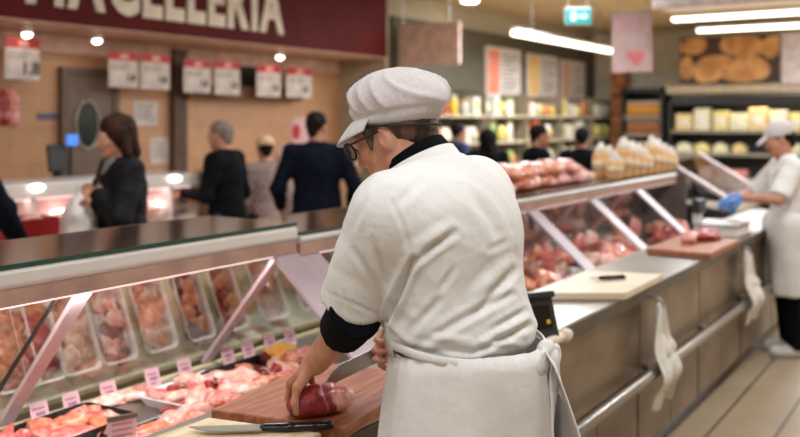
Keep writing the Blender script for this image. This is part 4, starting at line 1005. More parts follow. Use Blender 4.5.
# red crate of packs held by the customer at the left edge
p = at(33, 236, t=4.7); t_ = thing('red_crate', 'red plastic crate of meat packs below the customer at the left edge', 'crate', (p.x, 4.77, .892))
o = MB().bb(-.16, .16, -.145, .13, 0, .108).obj('display_riser', white_pl, bevel=.006, loc=(p.x, 4.77, .781)); tag(o, 'white riser under the red crate in the opposite case', 'riser')
redp = mat('red_plastic', (150, 24, 28), .35)
for a, b in (((-.13, -.14), (-.12, .1)), ((.12, -.14), (.13, .1)), ((-.12, -.14), (.12, -.13)), ((-.12, .09), (.12, .1))): MB().bb(a[0], b[0], a[1], b[1], 0, .16).obj('side', redp, t_)
MB().bb(-.12, .12, -.13, .09, 0, .01).obj('bottom', redp, t_)
for i in range(4):
    o = bpy.data.objects.new('meat_pack', meat('o'+M_pink.name, M_pink, i, .1, .08, .06)); COL.objects.link(o); o.scale = (.6, .6, .9); o.location = (p.x-.06+.12*(i % 2), 4.70+.1*(i//2), .892+.075); tag(o, 'pink pack lying in the red crate', 'meat', 'packs in the red crate')
# cash register with a blue screen behind the opposite case
p = at(60, 150, t=5.7); t_ = thing('cash_register', 'dark till with a small blue screen behind the opposite case', 'till', (p.x, 5.7, .92)); 
MB().bb(-.16, .12, -.14, .14, .0, .16).obj('drawer', dark, t_, bevel=.01); MB().bb(-.05, -.01, -.02, .02, .16, .36).obj('stand', dark, t_)
MB().box((-.04, -.02, .43), (.15, .03, .2), Matrix.Rotation(-.15, 3, 'X')).obj('monitor', dark, t_, bevel=.006)
MB().box((.06, -.06, .56), (.09, .02, .08)).obj('blue_screen', emis('blue_screen', (70, 130, 226), .8), t_); MB().bb(.05, .07, -.05, -.03, .16, .53).obj('screen_arm', dark, t_)
t_ = thing('back_bench', 'service bench behind the opposite case carrying the till', 'bench', (OX0, 5.5, 0)); MB().bb(0, 4.2, 0, .5, .88, .918).obj('top', steel, t_); MB().bb(.02, 4.18, .03, .48, 0, .88).obj('body', pinkw, t_)
# low stand by the tan wall with a wrapped bundle, round sign above it
p = at(283, 166, t=6.6); t_ = thing('wall_counter', 'low tan counter against the wall behind the dark coated men', 'counter', (p.x-.9, 6.45, 0)); MB().bb(0, 2.2, 0, .5, 0, p.z-.04).obj('body', mat('tan_counter', (170, 124, 94), .6), t_); MB().bb(-.02, 2.22, -.02, .52, p.z-.04, p.z-.003).obj('top', mat('pale_counter_top', (214, 186, 160), .5), t_)
S = Solid(); S.ell((0, 0, .10), (.10, .09, .10), None, .03); S.cone((0, 0, .17), (.01, 0, .23), .04, .025, .04); S.plane((0, 0, 0), (0, 0, -1))
o = solid_obj(S, .012, 'wrapped_bundle', mat('pinkish_wrap', (244, 218, 220), .6), None, disp=lambda V: .01*fbm(V, (14, 14, 10), 8.), loc=(p.x, 6.6, p.z-.002)); tag(o, 'pinkish white wrapped bundle between the capped person and the navy jacketed man', 'bundle')
p = at(300, 132, t=6.99); t_ = thing('round_sign', 'round pale pink sign with a red spot left of the navy jacketed man', 'sign', (p.x, 7.0, p.z)); pts = [(.19*math.cos(a), .19*math.sin(a)) for a in np.linspace(0, 2*math.pi, 28, endpoint=False)]
MB().prism(pts, 1, -.012, 0).obj('disc', mat('pale_pink_disc', (232, 190, 190), .5), t_); MB().prism([(x*.42-.08, z*.5) for x, z in pts], 1, -.016, -.0125).obj('red_spot', mat('red_spot', (196, 40, 46), .5), t_)
# hams hanging at the far left
t_ = thing('hanging_rail', 'steel rail carrying hams at the far left of the tan wall', 'rail', (at(9, 85, t=6.6).x, 6.6, at(9, 80, t=6.6).z)); MB().tube([(-.5, 0, 0), (.12, 0, 0)], .012, 8).obj('rail', steel, t_); MB().tube([(-.2, 0, 0), (-.2, 0, fz0-.02-t_.location.z)], .008, 8).obj('drop_rod', steel, t_)
for i, (u, v0, v1, m) in enumerate(((3, 86, 132, M_red), (12, 90, 138, M_pink), (-7, 88, 136, M_red))):
    a = at(u, v0, t=6.6); b = at(u, v1, t=6.6); ln = a.z-b.z; S = Solid(); S.cone((0, 0, -.06), (0, 0, -ln*.35), .012, .05, .03); S.cone((0, 0, -ln*.35), (0, 0, -ln*.8), .05, .065, .03)
    o = solid_obj(S, .012, 'hanging_ham', m, None, disp=lambda V: .01*fbm(V, (14, 14, 9), i), loc=(a.x, 6.6, t_.location.z-.012)); tag(o, ['dark red ham hanging left of the pink one at the far left', 'pink ham hanging rightmost at the far left below the price card', 'red ham cut off by the left edge'][i], 'ham', 'hams hanging at the far left')

# ---------------------------------------------------------------- customers
navy = mat('navy_cloth', (15, 19, 33), .85, c2=(10, 13, 24), scale=20, bump=.2, spec=.1); navy2 = mat('black_cloth', (15, 15, 19), .85, c2=(10, 10, 13), scale=20, bump=.2, spec=.1); quilt = mat('black_quilt', (15, 14, 18), .7, c2=(9, 9, 11), scale=12, stretch=(1, 1, 5), bump=.5, bscale=12, spec=.2)
jeans = mat('blue_jeans', (62, 84, 118), .85, c2=(48, 66, 98), scale=30); darktr = mat('dark_trousers', (40, 38, 42), .8)
h_grey = mat('grey_hair', (140, 128, 114), .75, c2=(112, 100, 92), scale=40, bump=.4); h_dark = mat('dark_hair', (30, 22, 18), .75, c2=(17, 12, 10), scale=40, bump=.2, spec=.15); h_auburn = mat('auburn_hair', (66, 36, 26), .75, c2=(36, 20, 15), spec=.15, scale=24, bump=.4)
shoe_d = mat('dark_shoe', (36, 32, 32), .5)
def stand_at(u, d): p = at(u, HZ, d=d); return (p.x, p.y, 0)
def facing(u, left_deg):     # heading of the figure: 0 faces away from the viewer, positive turns to the viewer's left
    return YAW-math.pi/2-math.atan((u-400)/F)*0+math.radians(left_deg)
# woman with the carrier bag
J = pose(1.66, .0, wl=(-.07, .17, 1.22), wr=(.07, .17, 1.23), hl=((.4, .6, -.5), (0, -.2, -1)), hr=((-.6, .6, -.4), (0, -.3, -1)), pitch=.3, pl=(-1, -.6, -.4), pr=(1, -.6, -.4), curl=.8, girth=1.03)
w = make_person('woman with dark auburn bob in black quilted jacket holding a white carrier bag', stand_at(122, 5.15), facing(122, 124), J)
jacket(J, quilt, w, hem=.62, puff=1.1, fold=.009, seed=2); hair(J, h_auburn, w, 'bob'); trousers(J, darktr, w); shoes(J, shoe_d, w)
sc_ = Solid(); sc_.cone(J['neck']+V3((-.03, .06, 0)), J['chest']+V3((-.02, .13, .0)), .03, .02, .02); sc_.cone(J['neck']+V3((.03, .06, 0)), J['chest']+V3((.02, .13, .0)), .03, .02, .02); solid_obj(sc_, .008, 'scarf', mat('grey_scarf', (132, 128, 126), .8), w)
WM = Matrix.Translation(w.location) @ Matrix.Rotation(w.rotation_euler.z, 4, 'Z')
# carrier bag hanging from her hands
hp = WM @ Vector((.0, .24, 1.23)); bt = thing('carrier_bag', 'full white carrier bag held by the woman in the black jacket', 'bag', (hp.x, hp.y, hp.z-.42), rz=w.rotation_euler.z)
B = Solid(); B.ell((0, 0, .13), (.17, .10, .13), None, .05); B.ell((.02, 0, .24), (.13, .075, .12), None, .05); B.cone((0, 0, .28), (0, 0, .40), .08, .02, .05)
solid_obj(B, .01, 'bag', mat('white_film_bag', (222, 212, 206), .4, c2=(200, 190, 184), scale=10, bump=.4, bscale=30), bt, disp=lambda V: .012*fbm(V, (14, 14, 8), 4.)+.006*fbm(V, (34, 34, 14), 2.))
MB().tube([(.0, .0, .38), (.0, .012, .43), (.0, 0, .455), (.0, -.012, .43), (0, 0, .38)], .006, 8).obj('handle', MC['white_film_bag'], bt, smooth=True)
MB().lathe([(.05, -.0), (.045, .008)], 20, c=(0, 0, 0)).obj('print_patch', mat('grey_print_patch', (104, 104, 100), .5), bt, loc=(-.085, -.075, .10), rot=(math.radians(90), 0, math.radians(-40)))
# person at the left edge reaching to the crate
J = pose(1.75, .25, wl=(-.24, .28, 1.05), wr=(.16, .50, .98), hr=((0, .8, -.5), (-.2, -.4, -1)), hl=((0, .8, -.4), (0, -.4, -1)), pitch=.35, pr=(1, -.3, -.6), curl=.5)
w = make_person('customer in dark navy coat cut off by the left edge, reaching down', stand_at(-76, 4.2), facing(0, -12), J)
jacket(J, navy, w, hem=.6, seed=3); hair(J, h_dark, w); trousers(J, darktr, w); shoes(J, shoe_d, w)
# grey haired man
J = pose(1.63, .06, wl=(-.2, .28, 1.08), wr=(.2, .24, 1.05), hl=((.2, .8, -.3), (0, -.3, -1)), hr=((-.2, .8, -.3), (0, -.3, -1)), pitch=.12, girth=1.06, pl=(-.4, -1, -.5), pr=(.4, -1, -.5))
w = make_person('grey haired man in black sweater and blue jeans seen from behind', stand_at(228, 7.0), facing(230, 72), J)
jacket(J, navy2, w, hem=.90, fold=.007, seed=5); hair(J, h_grey, w); trousers(J, jeans, w); shoes(J, shoe_d, w)
# person in the pale cap between the two men
J = pose(1.48, .05, pitch=.25, girth=.95)
w = make_person('short person in a cream cap and plaid top between the two dark coated men', stand_at(267, 7.75), facing(267, 25), J)
plaid = brick('plaid_cloth', (150, 118, 112), (84, 68, 68), (190, 164, 156), .05, .04, .006, .8, axes='xz')
jacket(J, plaid, w, hem=.8, seed=6); hair(J, h_dark, w); cap(J, mat('cream_cap', (238, 206, 166), .7, c2=(232, 192, 148)), w, brim=False); trousers(J, darktr, w); shoes(J, shoe_d, w)
# broad man in the navy jacket
J = pose(1.70, .04, wl=(-.27, .16, .95), wr=(.27, .10, .92), pl=(-.4, -1, 0), pr=(.4, -1, 0), pitch=.15, girth=1.12, yaw=-.5)
w = make_person('broad dark haired man in navy jacket seen from behind left of the butcher', stand_at(317, 6.9), facing(313, 8), J, skin=SKIN2)
jacket(J, navy, w, hem=.68, fold=.008, seed=8); hair(J, h_dark, w); trousers(J, darktr, w); shoes(J, shoe_d, w)
# three far customers
J = pose(1.60, .05, pitch=.1); w = make_person('far man in dark navy jacket facing right in front of the product shelves', stand_at(534, 8.6), facing(534, -75), J, skin=SKIN2); jacket(J, navy, w, seed=9); hair(J, h_dark, w); trousers(J, darktr, w); shoes(J, shoe_d, w)
J = pose(1.57, .05, pitch=.1, girth=1.0); w = make_person('far person in black coat seen from behind above the beige packs', stand_at(582, 8.9), facing(581, -10), J, skin=SKIN2); jacket(J, navy2, w, hem=.6, seed=10); hair(J, h_dark, w); trousers(J, darktr, w); shoes(J, shoe_d, w)
J = pose(1.54, .05, pitch=.1); w = make_person('far dark dressed customer right behind the butcher shoulder', stand_at(489, 9.4), facing(488, 10), J, skin=SKIN2); jacket(J, navy2, w, hem=.6, seed=11); hair(J, h_dark, w, 'bob'); trousers(J, darktr, w); shoes(J, shoe_d, w)
J = pose(1.6, .05, pitch=.1); w = make_person('far customer in blue top partly behind the butcher cap', stand_at(455, 10.8), facing(455, -60), J, skin=SKIN2); jacket(J, mat('blue_cloth', (44, 60, 98), .8), w, hem=.6, seed=12); hair(J, h_dark, w); trousers(J, darktr, w); shoes(J, shoe_d, w)

# ---------------------------------------------------------------- second worker at the end of the counter
J = pose(1.61, .05, wl=(-.13, .34, 1.09), wr=(.10, .36, 1.08), hl=((.3, .8, -.3), (0, -.3, -1)), hr=((-.4, .8, -.3), (0, -.3, -1)), pitch=.32, girth=1.0, pl=(-1, -.5, -.5), pr=(1, -.5, -.5), curl=.6)
p = at(790, HZ, d=6.28)
w = make_person('second worker in white coat, cap and apron standing at the far end of the counter', (p.x, p.y, 0), math.radians(25), J)
jacket(J, MC['white_cotton'], w, hem=.72, name='coat', fold=.006, seed=13, sleeve=.95); hair(J, h_dark, w); cap(J, MC['cap_mesh'], w); trousers(J, navy2, w); shoes(J, mat('white_shoe', (226, 220, 212), .5), w)
ap = Solid(); ap.ell(J['hip']+V3((0, .012, -.02)), (.196, .155, .16), None, .05); ap.cone((-.07, .03, .9), (-.09, .03, .42), .13, .12, .05, flat=2); ap.cone((.07, .03, .9), (.09, .03, .42), .13, .12, .05, flat=2); ap.plane((0, -.06, 0), (0, -1, 0)); ap.plane((0, 0, 1.04), (0, 0, 1))
solid_obj(ap, .012, 'apron', MC['apron_cotton'], w, disp=lambda V: .008*fbm(V, (12, 12, 4), 2.))
glove = mat('blue_glove', (84, 138, 206), .45)
for s in 'lr':
    G = Solid(); hand(G, J['wr'+s], J['hd'+s][0], J['hd'+s][1], s == 'r', (.7, .73, .76, .8), sc=.92); G2 = Solid()
    G2.p = [(q[0], q[1], q[2], q[3]+.003, q[4]+.003, q[5], q[6], q[7]) for q in G.p]; solid_obj(G2, .006, 'glove', glove, w)

# ---------------------------------------------------------------- far shelves and signs
def at_wall(u, v): return at(u, v, t=6.3)
sh = thing('grocery_shelving', 'long grocery shelving along the far olive wall with packets on four shelves', 'shelving', (9.7, 5.75, 0)); SL = 6.7
shm = mat('shelf_beige', (206, 190, 162), .5); shd = mat('shelf_dark', (138, 124, 102), .5)
MB().bb(0, SL, .52, .58, 0, 2.02).obj('back_board', shd, sh); MB().bb(0, SL, 0, .52, 0, .2).obj('base', shm, sh)
SHZ = (.55, .95, 1.33, 1.70)
for z in SHZ: MB().bb(0, SL, 0, .52, z-.03, z).obj('shelf_board', shm, sh, bevel=.003)
for i in range(6): MB().bb(i*SL/5-.015, i*SL/5+.015, .0, .52, .2, 2.02).obj('upright', shd, sh)
r_ = random.Random(77)
pal = [(238, 226, 202), (232, 206, 160), (226, 190, 70), (206, 96, 62), (240, 232, 218), (150, 172, 92), (226, 214, 196), (196, 196, 190), (236, 216, 120), (220, 150, 100)]
pm = [mat('packet_%s' % 'abcdefghij'[i], c, .45, c2=tuple(x*.86 for x in c), scale=14) for i, c in enumerate(pal)]
lbm = mat('packet_label', (244, 236, 222), .5)
kinds = {}
def packet(kind, mi):
    key = (kind, mi)
    if key in kinds: return dup(kinds[key], (0, 0, 0))
    if kind == 'box':
        t_ = thing('packet', '', 'packet'); MB().bb(-.1, .1, -.08, .08, 0, .24).obj('carton', pm[mi], t_, bevel=.004); MB().bb(-.07, .07, -.083, -.0805, .07, .17).obj('label', pm[(mi+4) % 10], t_)
    elif kind == 'bag':
        t_ = thing('packet', '', 'packet'); S = Solid(); S.ell((0, 0, .1), (.1, .07, .1), None, .03); S.cone((-.05, 0, .18), (.05, 0, .18), .03, .03, .05); S.plane((0, 0, 0), (0, 0, -1)); solid_obj(S, .016, 'pouch', pm[mi], t_, disp=lambda V: .006*fbm(V, (20, 20, 20), mi)); MB().bb(-.05, .05, -.0775, -.07, .06, .14).obj('label', pm[(mi+4) % 10], t_)
    else:
        t_ = thing('packet', '', 'packet'); MB().lathe([(.06, 0), (.065, .01), (.065, .16), (.05, .19)], 14).obj('jar', pm[mi], t_, smooth=True); MB().lathe([(.056, .188), (.056, .215), (.05, .22)], 14).obj('lid', pm[(mi+5) % 10], t_, smooth=True)
    kinds[key] = t_; return t_
zn = {.55: 'bottom shelf', .95: 'second shelf', 1.33: 'third shelf', 1.70: 'top shelf'}
for z in SHZ[1:]:
    x = .14
    while x < SL-.12:
        if any(abs(x-q*SL/5) < .14 for q in range(1, 5)): x += .05; continue
        k = r_.choice(['box', 'bag', 'jar', 'bag']); mi = r_.randrange(10); o = packet(k, mi); w_ = r_.uniform(.8, 1.25)
        o.location = (9.7+x, 5.75+.12, z+.001); o.rotation_euler = (0, 0, r_.uniform(-.08, .08)); o.scale = (w_, .9, w_*r_.uniform(.9, 1.1)*(1 if z > 1.6 else 1.0))
        tag(o, 'food packet on the %s of the long grocery shelving' % zn[z], 'packet', 'packets on the %s of the grocery shelving' % zn[z]); x += .215*max(w_, 1)+.03
# big tan sign and menu boards
a = at(393, 26, s=9.6); b = at(459, 64, s=9.6)
t_ = thing('hanging_sign', 'wide blank pinkish tan hanging sign behind the butcher cap', 'sign', ((a.x+b.x)/2, (a.y+b.y)/2, a.z)); wy = abs(a.y-b.y)
MB().bb(0, .05, -wy/2, wy/2, -(a.z-b.z), 0).obj('panel', mat('tan_panel', (250, 216, 198), .55), t_, bevel=.004)
for y in (-wy*.35, wy*.35): MB().tube([(.025, y, 0), (.025, y, 3.27-a.z)], .008, 8).obj('hanger', steel, t_)
mb = MB().bb(9.47, 16.5, 6.26, 6.345, 2.05, 2.95); struct('trim_4', mb, mat('dark_header', (86, 78, 62), .6, c2=(78, 70, 56)))
mc = [(226, 122, 92), (226, 178, 96), (206, 150, 120)]; dn = ['left with red picture strip', 'middle with yellow picture strip', 'right with brown picture strip']
for i, (u0, u1, v0, v1) in enumerate(((487, 521, 48, 97), (528, 558, 55, 98), (562, 585, 61, 100))):
    a = at(u0, 70, t=6.2).x; b = at(u1, 70, t=6.2).x; um = (u0+u1)/2; zt = at(um, v0, t=6.2).z; zb = at(um, v1, t=6.2).z; w_ = b-a; hh = zt-zb
    t_ = thing('menu_board', 'white menu board on the dark header, '+dn[i], 'sign', ((a+b)/2, 6.2, zb), group='menu boards on the dark header')
    MB().bb(-w_/2, w_/2, 0, .05, 0, hh).obj('panel', card, t_, bevel=.006); MB().bb(-w_*.47, -w_*.16, -.006, -.001, hh*.06, hh*.94).obj('picture_strip', mat('strip_%s' % 'abc'[i], mc[i], .5, c2=tuple(x*.75+50 for x in mc[i]), scale=6), t_)
    mb = MB()
    for k in range(9): mb.bb(-w_*.08, w_*(.40-.08*(k % 3)), -.006, -.001, hh*(.86-.09*k), hh*(.89-.09*k))
    mb.obj('text_lines', MC['grey_print'], t_)
# emergency exit sign
p = at(578, 16, d=9.5); t_ = thing('exit_sign', 'small turquoise emergency exit sign hanging from the ceiling', 'sign', p, rz=YAW-math.pi/2)
ex = emis('exit_turquoise', (30, 140, 140), .15); wt_ = emis('exit_white', (200, 225, 220), .4)
MB().bb(-.14, .14, 0, .05, -.09, .09).obj('case', white, t_, bevel=.006); MB().bb(-.135, .135, -.006, -.001, -.085, .075).obj('face', ex, t_)
mb = MB(); mb.box((-.05, -.009, -.005), (.05, .003, .09)); mb.prism([(.0, -.02), (.06, -.02), (.06, -.045), (.105, -.005), (.06, .035), (.06, .01), (.0, .01)], 1, -.0105, -.0075); mb.obj('pictogram', wt_, t_)
for x in (-.1, .1): MB().tube([(x, .025, .09), (x, .025, 3.27-p.z)], .005, 6).obj('hanger', steel, t_)
# pink poster hanging in front of the end wall
p = at(631, 12, s=11.5); a = at(612, 40, s=11.5); b = at(651, 40, s=11.5); zb = at(631, 72, s=11.5).z; wy = abs(a.y-b.y); hh = p.z-zb
t_ = thing('hanging_poster', 'pinkish hanging poster with a red motif above the dark jar shelf', 'poster', (p.x, (a.y+b.y)/2, zb))
MB().bb(0, .03, -wy/2, wy/2, 0, hh).obj('panel', mat('pink_panel', (140, 112, 106), .55), t_); MB().bb(-.006, -.001, -wy*.30, wy*.42, hh*.68, hh*.90).obj('title_block', mat('mauve_block', (146, 100, 98), .55), t_)
hpts = [(wy*(-.12)+.13*math.sin(a_)**3, hh*.25+.12*(math.cos(a_)*.8-.3*math.cos(2*a_)-.1*math.cos(3*a_))) for a_ in np.linspace(0, 2*math.pi, 28, endpoint=False)]
MB().prism(hpts, 0, -.006, -.001).obj('red_motif', mat('red_motif', (160, 70, 74), .55), t_)
for y in (-wy*.35, wy*.35): MB().tube([(.015, y, hh), (.015, y, 3.27-zb)], .006, 6).obj('hanger', steel, t_)
# plain white panel above the jar shelf
a = at(618, 70, s=16.0); b = at(653, 89, s=16.0); o = MB().bb(0, .08, -abs(a.y-b.y)/2, abs(a.y-b.y)/2, -(a.z-b.z), 0).obj('wall_panel', mat('white_panel', (228, 222, 210), .5), loc=(16.5, (a.y+b.y)/2, a.z)); tag(o, 'plain white panel on the end wall above the dark jar shelf', 'panel')
# orange brown corner display
a = at(609, 72, s=15.8); b = at(621, 72, s=15.8); o = thing('corner_display', 'narrow orange brown display column left of the dark jar shelf', 'display', (15.9, (a.y+b.y)/2, 0)); ob = mat('orange_brown', (196, 126, 70), .5, c2=(150, 84, 48), scale=5); wy = abs(a.y-b.y)
MB().bb(0, .4, -wy/2, wy/2, 0, at(615, 70, s=15.8).z).obj('column', ob, o)
for k in range(4): MB().bb(-.03, 0, -wy/2, wy/2, 1.0+.36*k, 1.03+.36*k).obj('ledge', mat('dark_ledge', (92, 58, 40), .5), o)
# dark shelves at the end wall
blackm = mat('black_fixture', (34, 30, 28), .5)
def end_shelf(name, label, s, y0, y1, ztop, shelves, depth=.55):
    t_ = thing(name, label, 'shelving', (s, y0, 0)); w_ = y1-y0
    MB().bb(depth-.03, depth, 0, w_, 0, ztop).obj('back_board', blackm, t_)
    for y in (0, w_-.05): MB().bb(0, depth, y, y+.05, 0, ztop).obj('side_panel', blackm, t_)
    MB().bb(0, depth, 0, w_, ztop-.08, ztop).obj('top_panel', blackm, t_)
    for z in shelves: MB().bb(.0, depth-.03, .05, w_-.05, z-.03, z).obj('shelf_board', blackm, t_); MB().bb(-.012, 0, .05, w_-.05, z-.045, z+.005).obj('price_strip', mat('price_strip', (150, 140, 120), .5), t_)
    return t_
yl0 = at(664, 120, s=15.4).y; yl1 = at(621, 120, s=15.4).y; zt = at(640, 88, s=15.4).z
zs = [at(640, v, s=15.4).z for v in (116, 134)]; zs = [zs[1]-.40, zs[1], zs[0]]
end_shelf('jar_shelf', 'tall black shelf of yellow jars left of the cheese wall', 15.4, yl0+.02, yl1, zt, zs)
jarm = mat('yellow_jar', (226, 168, 66), .35, c2=(206, 136, 46)); jarb = mat('brown_jar', (188, 120, 70), .4, c2=(150, 90, 52))
for zi, z in enumerate(zs):
    n = 6
    for i in range(n):
        y = yl0+.13+(yl1-yl0-.24)*i/(n-1); t_ = thing('jar', '%s jar on the %s shelf of the tall black shelf' % ('brown' if zi == 1 else 'yellow', ['lowest', 'middle', 'upper'][zi]), 'jar', (15.55, y, z+.001), group='jars on the %s shelf' % ['lowest', 'middle', 'upper'][zi])
        MB().lathe([(.05, 0), (.055, .01), (.055, .19), (.04, .22)], 12).obj('jar_body', jarb if zi == 1 else jarm, t_, smooth=True); MB().lathe([(.045, .22), (.045, .255)], 12).obj('lid', capw, t_, smooth=True)
yr0 = -.6; yr1 = at(668, 120, s=15.4).y; zt = at(735, 96, s=15.4).z
zs = [at(735, v, s=15.4).z for v in (178, 153.5, 130.5)]
cs = end_shelf('cheese_shelf', 'wide black refrigerated shelf of cheeses on the end wall', 15.4, yr0, yr1, zt, zs+[.35, .6])
chm = [mat('cheese_%s' % 'abcd'[i], c, .45, c2=tuple(x*.93 for x in c), scale=8) for i, c in enumerate([(248, 228, 150), (250, 240, 206), (246, 214, 150), (244, 236, 190)])]
for i in range(4): MB().bb(-.01, .012, yr0*0+i*.9+.3, i*.9+.33, zs[0], zt).obj('post', blackm, cs)
MB().bb(-.01, .02, .05, yr1-yr0-.05, zt-.14, zt-.07).obj('front_lip', blackm, cs)
y = yr1-.24; i = 0
while y > yr0+.3:
    for zi, z in ((2, zs[2]), (1, zs[1]), (0, zs[0])):
        wv = .118+.03*((i*7+zi*3) % 4)/3
        if zi == 2: hh = .28+.09*((i*5) % 3)/2
        elif zi == 1: hh = .17+.06*((i*3) % 3)/2
        else: hh = .13+.05*((i*2) % 3)/2
        if zi == 1 and i % 5 == 4: continue
        if zi == 0 and i % 4 == 0: continue
        m = chm[(i*3+zi) % 4] if zi else [M_pink, M_pale, M_red][i % 3]
        lb = {2: 'tall pale yellow cheese block on the top row of the cheese shelf', 1: 'pale cheese wedge on the second row of the cheese shelf', 0: 'pink sliced meat pack on the third row of the cheese shelf'}[zi]
        mb = MB()
        if zi == 1: mb.prism([(-wv*.95, 0), (wv*.95, 0), (wv*.8, hh*.75), (wv*.1, hh), (-wv*.8, hh*.7)], 0, -.12, .12)
        else: mb.bb(-.12, .12, -wv, wv, 0, hh)
        o = mb.obj('cheese' if zi else 'meat_pack', m, loc=(15.60, y, z+.001), bevel=.014); tag(o, lb, 'cheese' if zi else 'meat', {2: 'cheeses on the top row', 1: 'cheeses on the second row', 0: 'meat packs on the third row'}[zi])
        if zi == 2:
            MB().bb(-.123, -.1205, -wv*.6, wv*.6, hh*.3, hh*.65).obj('label', lbm, o)
    y -= .30; i += 1
# photograph panel of loaves above the cheese shelf
a = at(678, 38, s=15.2); b = at(779, 82, s=15.2); wy = a.y-b.y; hh = a.z-b.z
t_ = thing('picture_panel', 'wide picture panel of brown potatoes above the cheese shelf', 'picture', (15.3, b.y, b.z))
MB().bb(0, .05, 0, wy, 0, hh).obj('panel', mat('picture_dark', (84, 56, 40), .55, c2=(44, 32, 26), scale=2.5), t_)
pt = mat('potato_print', (214, 160, 100), .55, c2=(184, 126, 72), scale=5)
for (cy, cz, ry, rz_, rot) in ((.86, .82, .15, .18, .1), (.66, .33, .21, .30, .3), (.36, .8, .23, .26, -.2), (.33, .28, .24, .28, .1), (.93, .35, .08, .25, .0), (.08, .75, .1, .24, .2)):
    pts = []
    for a_ in np.linspace(0, 2*math.pi, 30, endpoint=False):
        rr = 1+.06*math.sin(a_*3+cy*9); y_ = cy*wy+ry*wy*rr*math.cos(a_+rot); z_ = cz*hh+rz_*hh*rr*math.sin(a_); pts.append((min(max(y_, .01), wy-.01), min(max(z_, .01), hh-.01)))
    MB().prism(pts, 0, -.008-.002*cy, -.001).obj('potato', pt, t_)
o = MB().bb(0, .04, b.y-.95-.02, b.y-.02, b.z-.05, b.z+hh).obj('side_panel', mat('lilac_panel', (214, 200, 200), .5), loc=(15.3, 0, 0)); tag(o, 'pale lilac panel right of the potato picture', 'panel')
o = MB().bb(0, .35, yr0, yr1, at(700, 94, s=15.3).z+.02, b.z-.03).obj('shelf_valance', mat('beige_valance', (196, 176, 148), .55), loc=(15.3, 0, 0)); tag(o, 'beige valance board between the picture panel and the cheese shelf', 'panel')

def area(name, loc, sx, sy, e, c=(240, 249, 255), rot=(0, 0, 0), par=None):
    l = bpy.data.lights.new(name, 'AREA'); l.shape = 'RECTANGLE'; l.size = sx; l.size_y = sy; l.energy = e; l.color = lin(c); o = bpy.data.objects.new(name, l); COL.objects.link(o); o.location = loc; o.rotation_euler = rot; return o
# ---------------------------------------------------------------- lamps
tubew = emis('tube_white', (255, 246, 226), 5)
def tube_lamp(a, b, label, r=.05, power=0, grp='ceiling tube lamps'):
    a = Vector(a); b = Vector(b); t_ = thing('tube_lamp', label, 'lamp', a, group=grp); d = b-a
    MB().bar((0, 0, .0), d, r*2, r*1.2).obj('diffuser', tubew, t_, bevel=.02); MB().bar(Vector((0, 0, r*.9)), d+Vector((0, 0, r*.9)), r*1.5, r*.7).obj('housing', white, t_)
    l = area('tube_light', (a+b)/2+Vector((0, 0, -r-.01)), d.length, r*1.6, 80); l.rotation_euler = (0, 0, math.atan2(d.y, d.x))
    for f in (.15, .85): MB().tube([d*f+Vector((0, 0, r)), d*f+Vector((0, 0, 3.275-a.z))], .006, 6).obj('hanger', steel, t_)
    return t_
a = at(514, 33, t=4.9); b = at(612, 55, t=4.9); tube_lamp(a, (b.x, b.y, a.z), 'long bright tube lamp parallel to the counter above the menu boards', .05)
for (u0, v0, u1, v1, s, lb) in ((672, 20, 860, 14, 10.6, 'bright tube lamp at the upper right, upper of two'), (697, 31, 870, 26, 11.6, 'bright tube lamp at the upper right, lower of two')):
    a = at(u0, v0, s=s); b = at(u1, v1, s=s); tube_lamp(a, (s, b.y, a.z), lb, .035)
a = at(652, 6, s=8.6); t_ = thing('lamp_housing', 'wide pale lilac suspended lamp housing at the top right corner', 'lamp', (a.x, a.y-1.3, a.z-.03)); MB().bb(0, .35, -1.2, 1.3, 0, .09).obj('housing', mat('lilac_housing', (224, 208, 210), .5), t_, bevel=.02); MB().bb(.05, .3, -1.1, 1.2, -.008, -.001).obj('diffuser', emis('housing_glow', (255, 240, 226), .15), t_)
for y in (-.8, .9): MB().tube([(.17, y, .09), (.17, y, 3.275-a.z+.03)], .008, 6).obj('hanger', steel, t_)
p = at(470, 0, z=3.26); t_ = thing('downlight', 'small round ceiling downlight at the top edge above the butcher', 'lamp', (p.x, p.y, 3.279)); MB().lathe([(.14, 0), (.15, -.02), (.12, -.03)], 20).obj('ring', white, t_, smooth=True); MB().lathe([(.12, -.028), (.1, -.05), (.04, -.06)], 20).obj('bulb', lampw, t_, smooth=True)

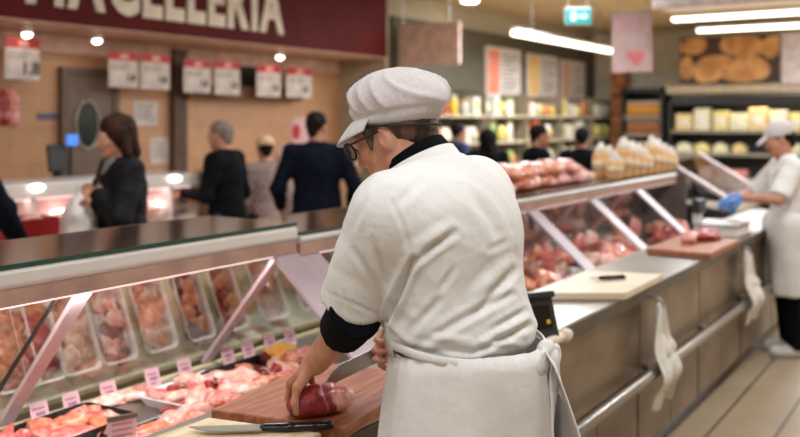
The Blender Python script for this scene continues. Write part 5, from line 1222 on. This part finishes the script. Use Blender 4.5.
# ceiling panel lamps added out of frame, the farthest to brighten the end wall
pan = emis('panel_white', (255, 244, 228), 3.0)
PL = [(.6, .2), (3.0, .2), (5.4, .2), (7.8, .2), (1.2, 3.4), (3.6, 3.4), (6.0, 3.4), (8.4, 3.4), (10.0, .8), (10.2, 4.4), (12, -1), (14.5, -.7), (12.2, .9), (14.8, .9), (-1.6, .2), (-1.4, 3.4)]
for i, (x, y) in enumerate(PL):
    t_ = thing('ceiling_panel_lamp', 'square white ceiling panel lamp', 'lamp', (x, y, 3.278), group='ceiling panel lamps')
    MB().bb(-.6, .6, -.3, .3, -.04, 0).obj('frame', white, t_); MB().bb(-.56, .56, -.26, .26, -.046, -.041).obj('diffuser', pan, t_)
    area('panel_light', (x, y, 3.225), 1.1, .5, (64 if x > 10 else 33 if x < 4 else 40) if y < 3 or x > 10 else 30)
# case lights under the rail and the canopy, added fills for cheese shelf and fascia
area('case_light', (1.45, RT-.005, RZ0-.03), 2.2, .03, 9, (255, 240, 242), rot=(math.radians(25), 0, 0)); area('case_light', (5.1, RT-.005, RZ0-.03), 4.7, .03, 28, (255, 226, 236))
area('canopy_light', (3.1, OY+.47, 1.117), 3.6, .05, 3, (255, 222, 220))
area('shelf_light', (15.45, 1.6, zt-.085), .06, 3.9, 20, (255, 240, 214))  # hidden fill without a fixture, added to brighten the cheeses
area('fascia_light', (5.5, 6.45, 2.385), 6.5, .2, 4, (255, 228, 206), rot=(math.radians(35), 0, 0))  # fill added under the soffit with no fixture, lightens the lower wall

W = bpy.data.worlds.new('world'); SC.world = W; W.use_nodes = True; W.node_tree.nodes['Background'].inputs[0].default_value = (*lin((240, 248, 255)), 1); W.node_tree.nodes['Background'].inputs[1].default_value = .2
cam = bpy.data.cameras.new('camera'); co = bpy.data.objects.new('camera', cam); COL.objects.link(co); SC.camera = co
cam.lens = F/800*36; cam.sensor_width = 36; cam.sensor_fit = 'HORIZONTAL'; cam.shift_y = -(218.5-HZ)/800; cam.clip_start = .05
co.location = (0, 0, EYE); co.rotation_euler = (math.pi/2, 0, YAW-math.pi/2)
cam.dof.use_dof = True; cam.dof.focus_distance = 2.05; cam.dof.aperture_fstop = 2.3
SC.view_settings.view_transform = 'Standard'; SC.view_settings.look = 'None'; SC.view_settings.gamma = 1; SC.view_settings.use_curve_mapping = False; SC.view_settings.exposure = 0.0
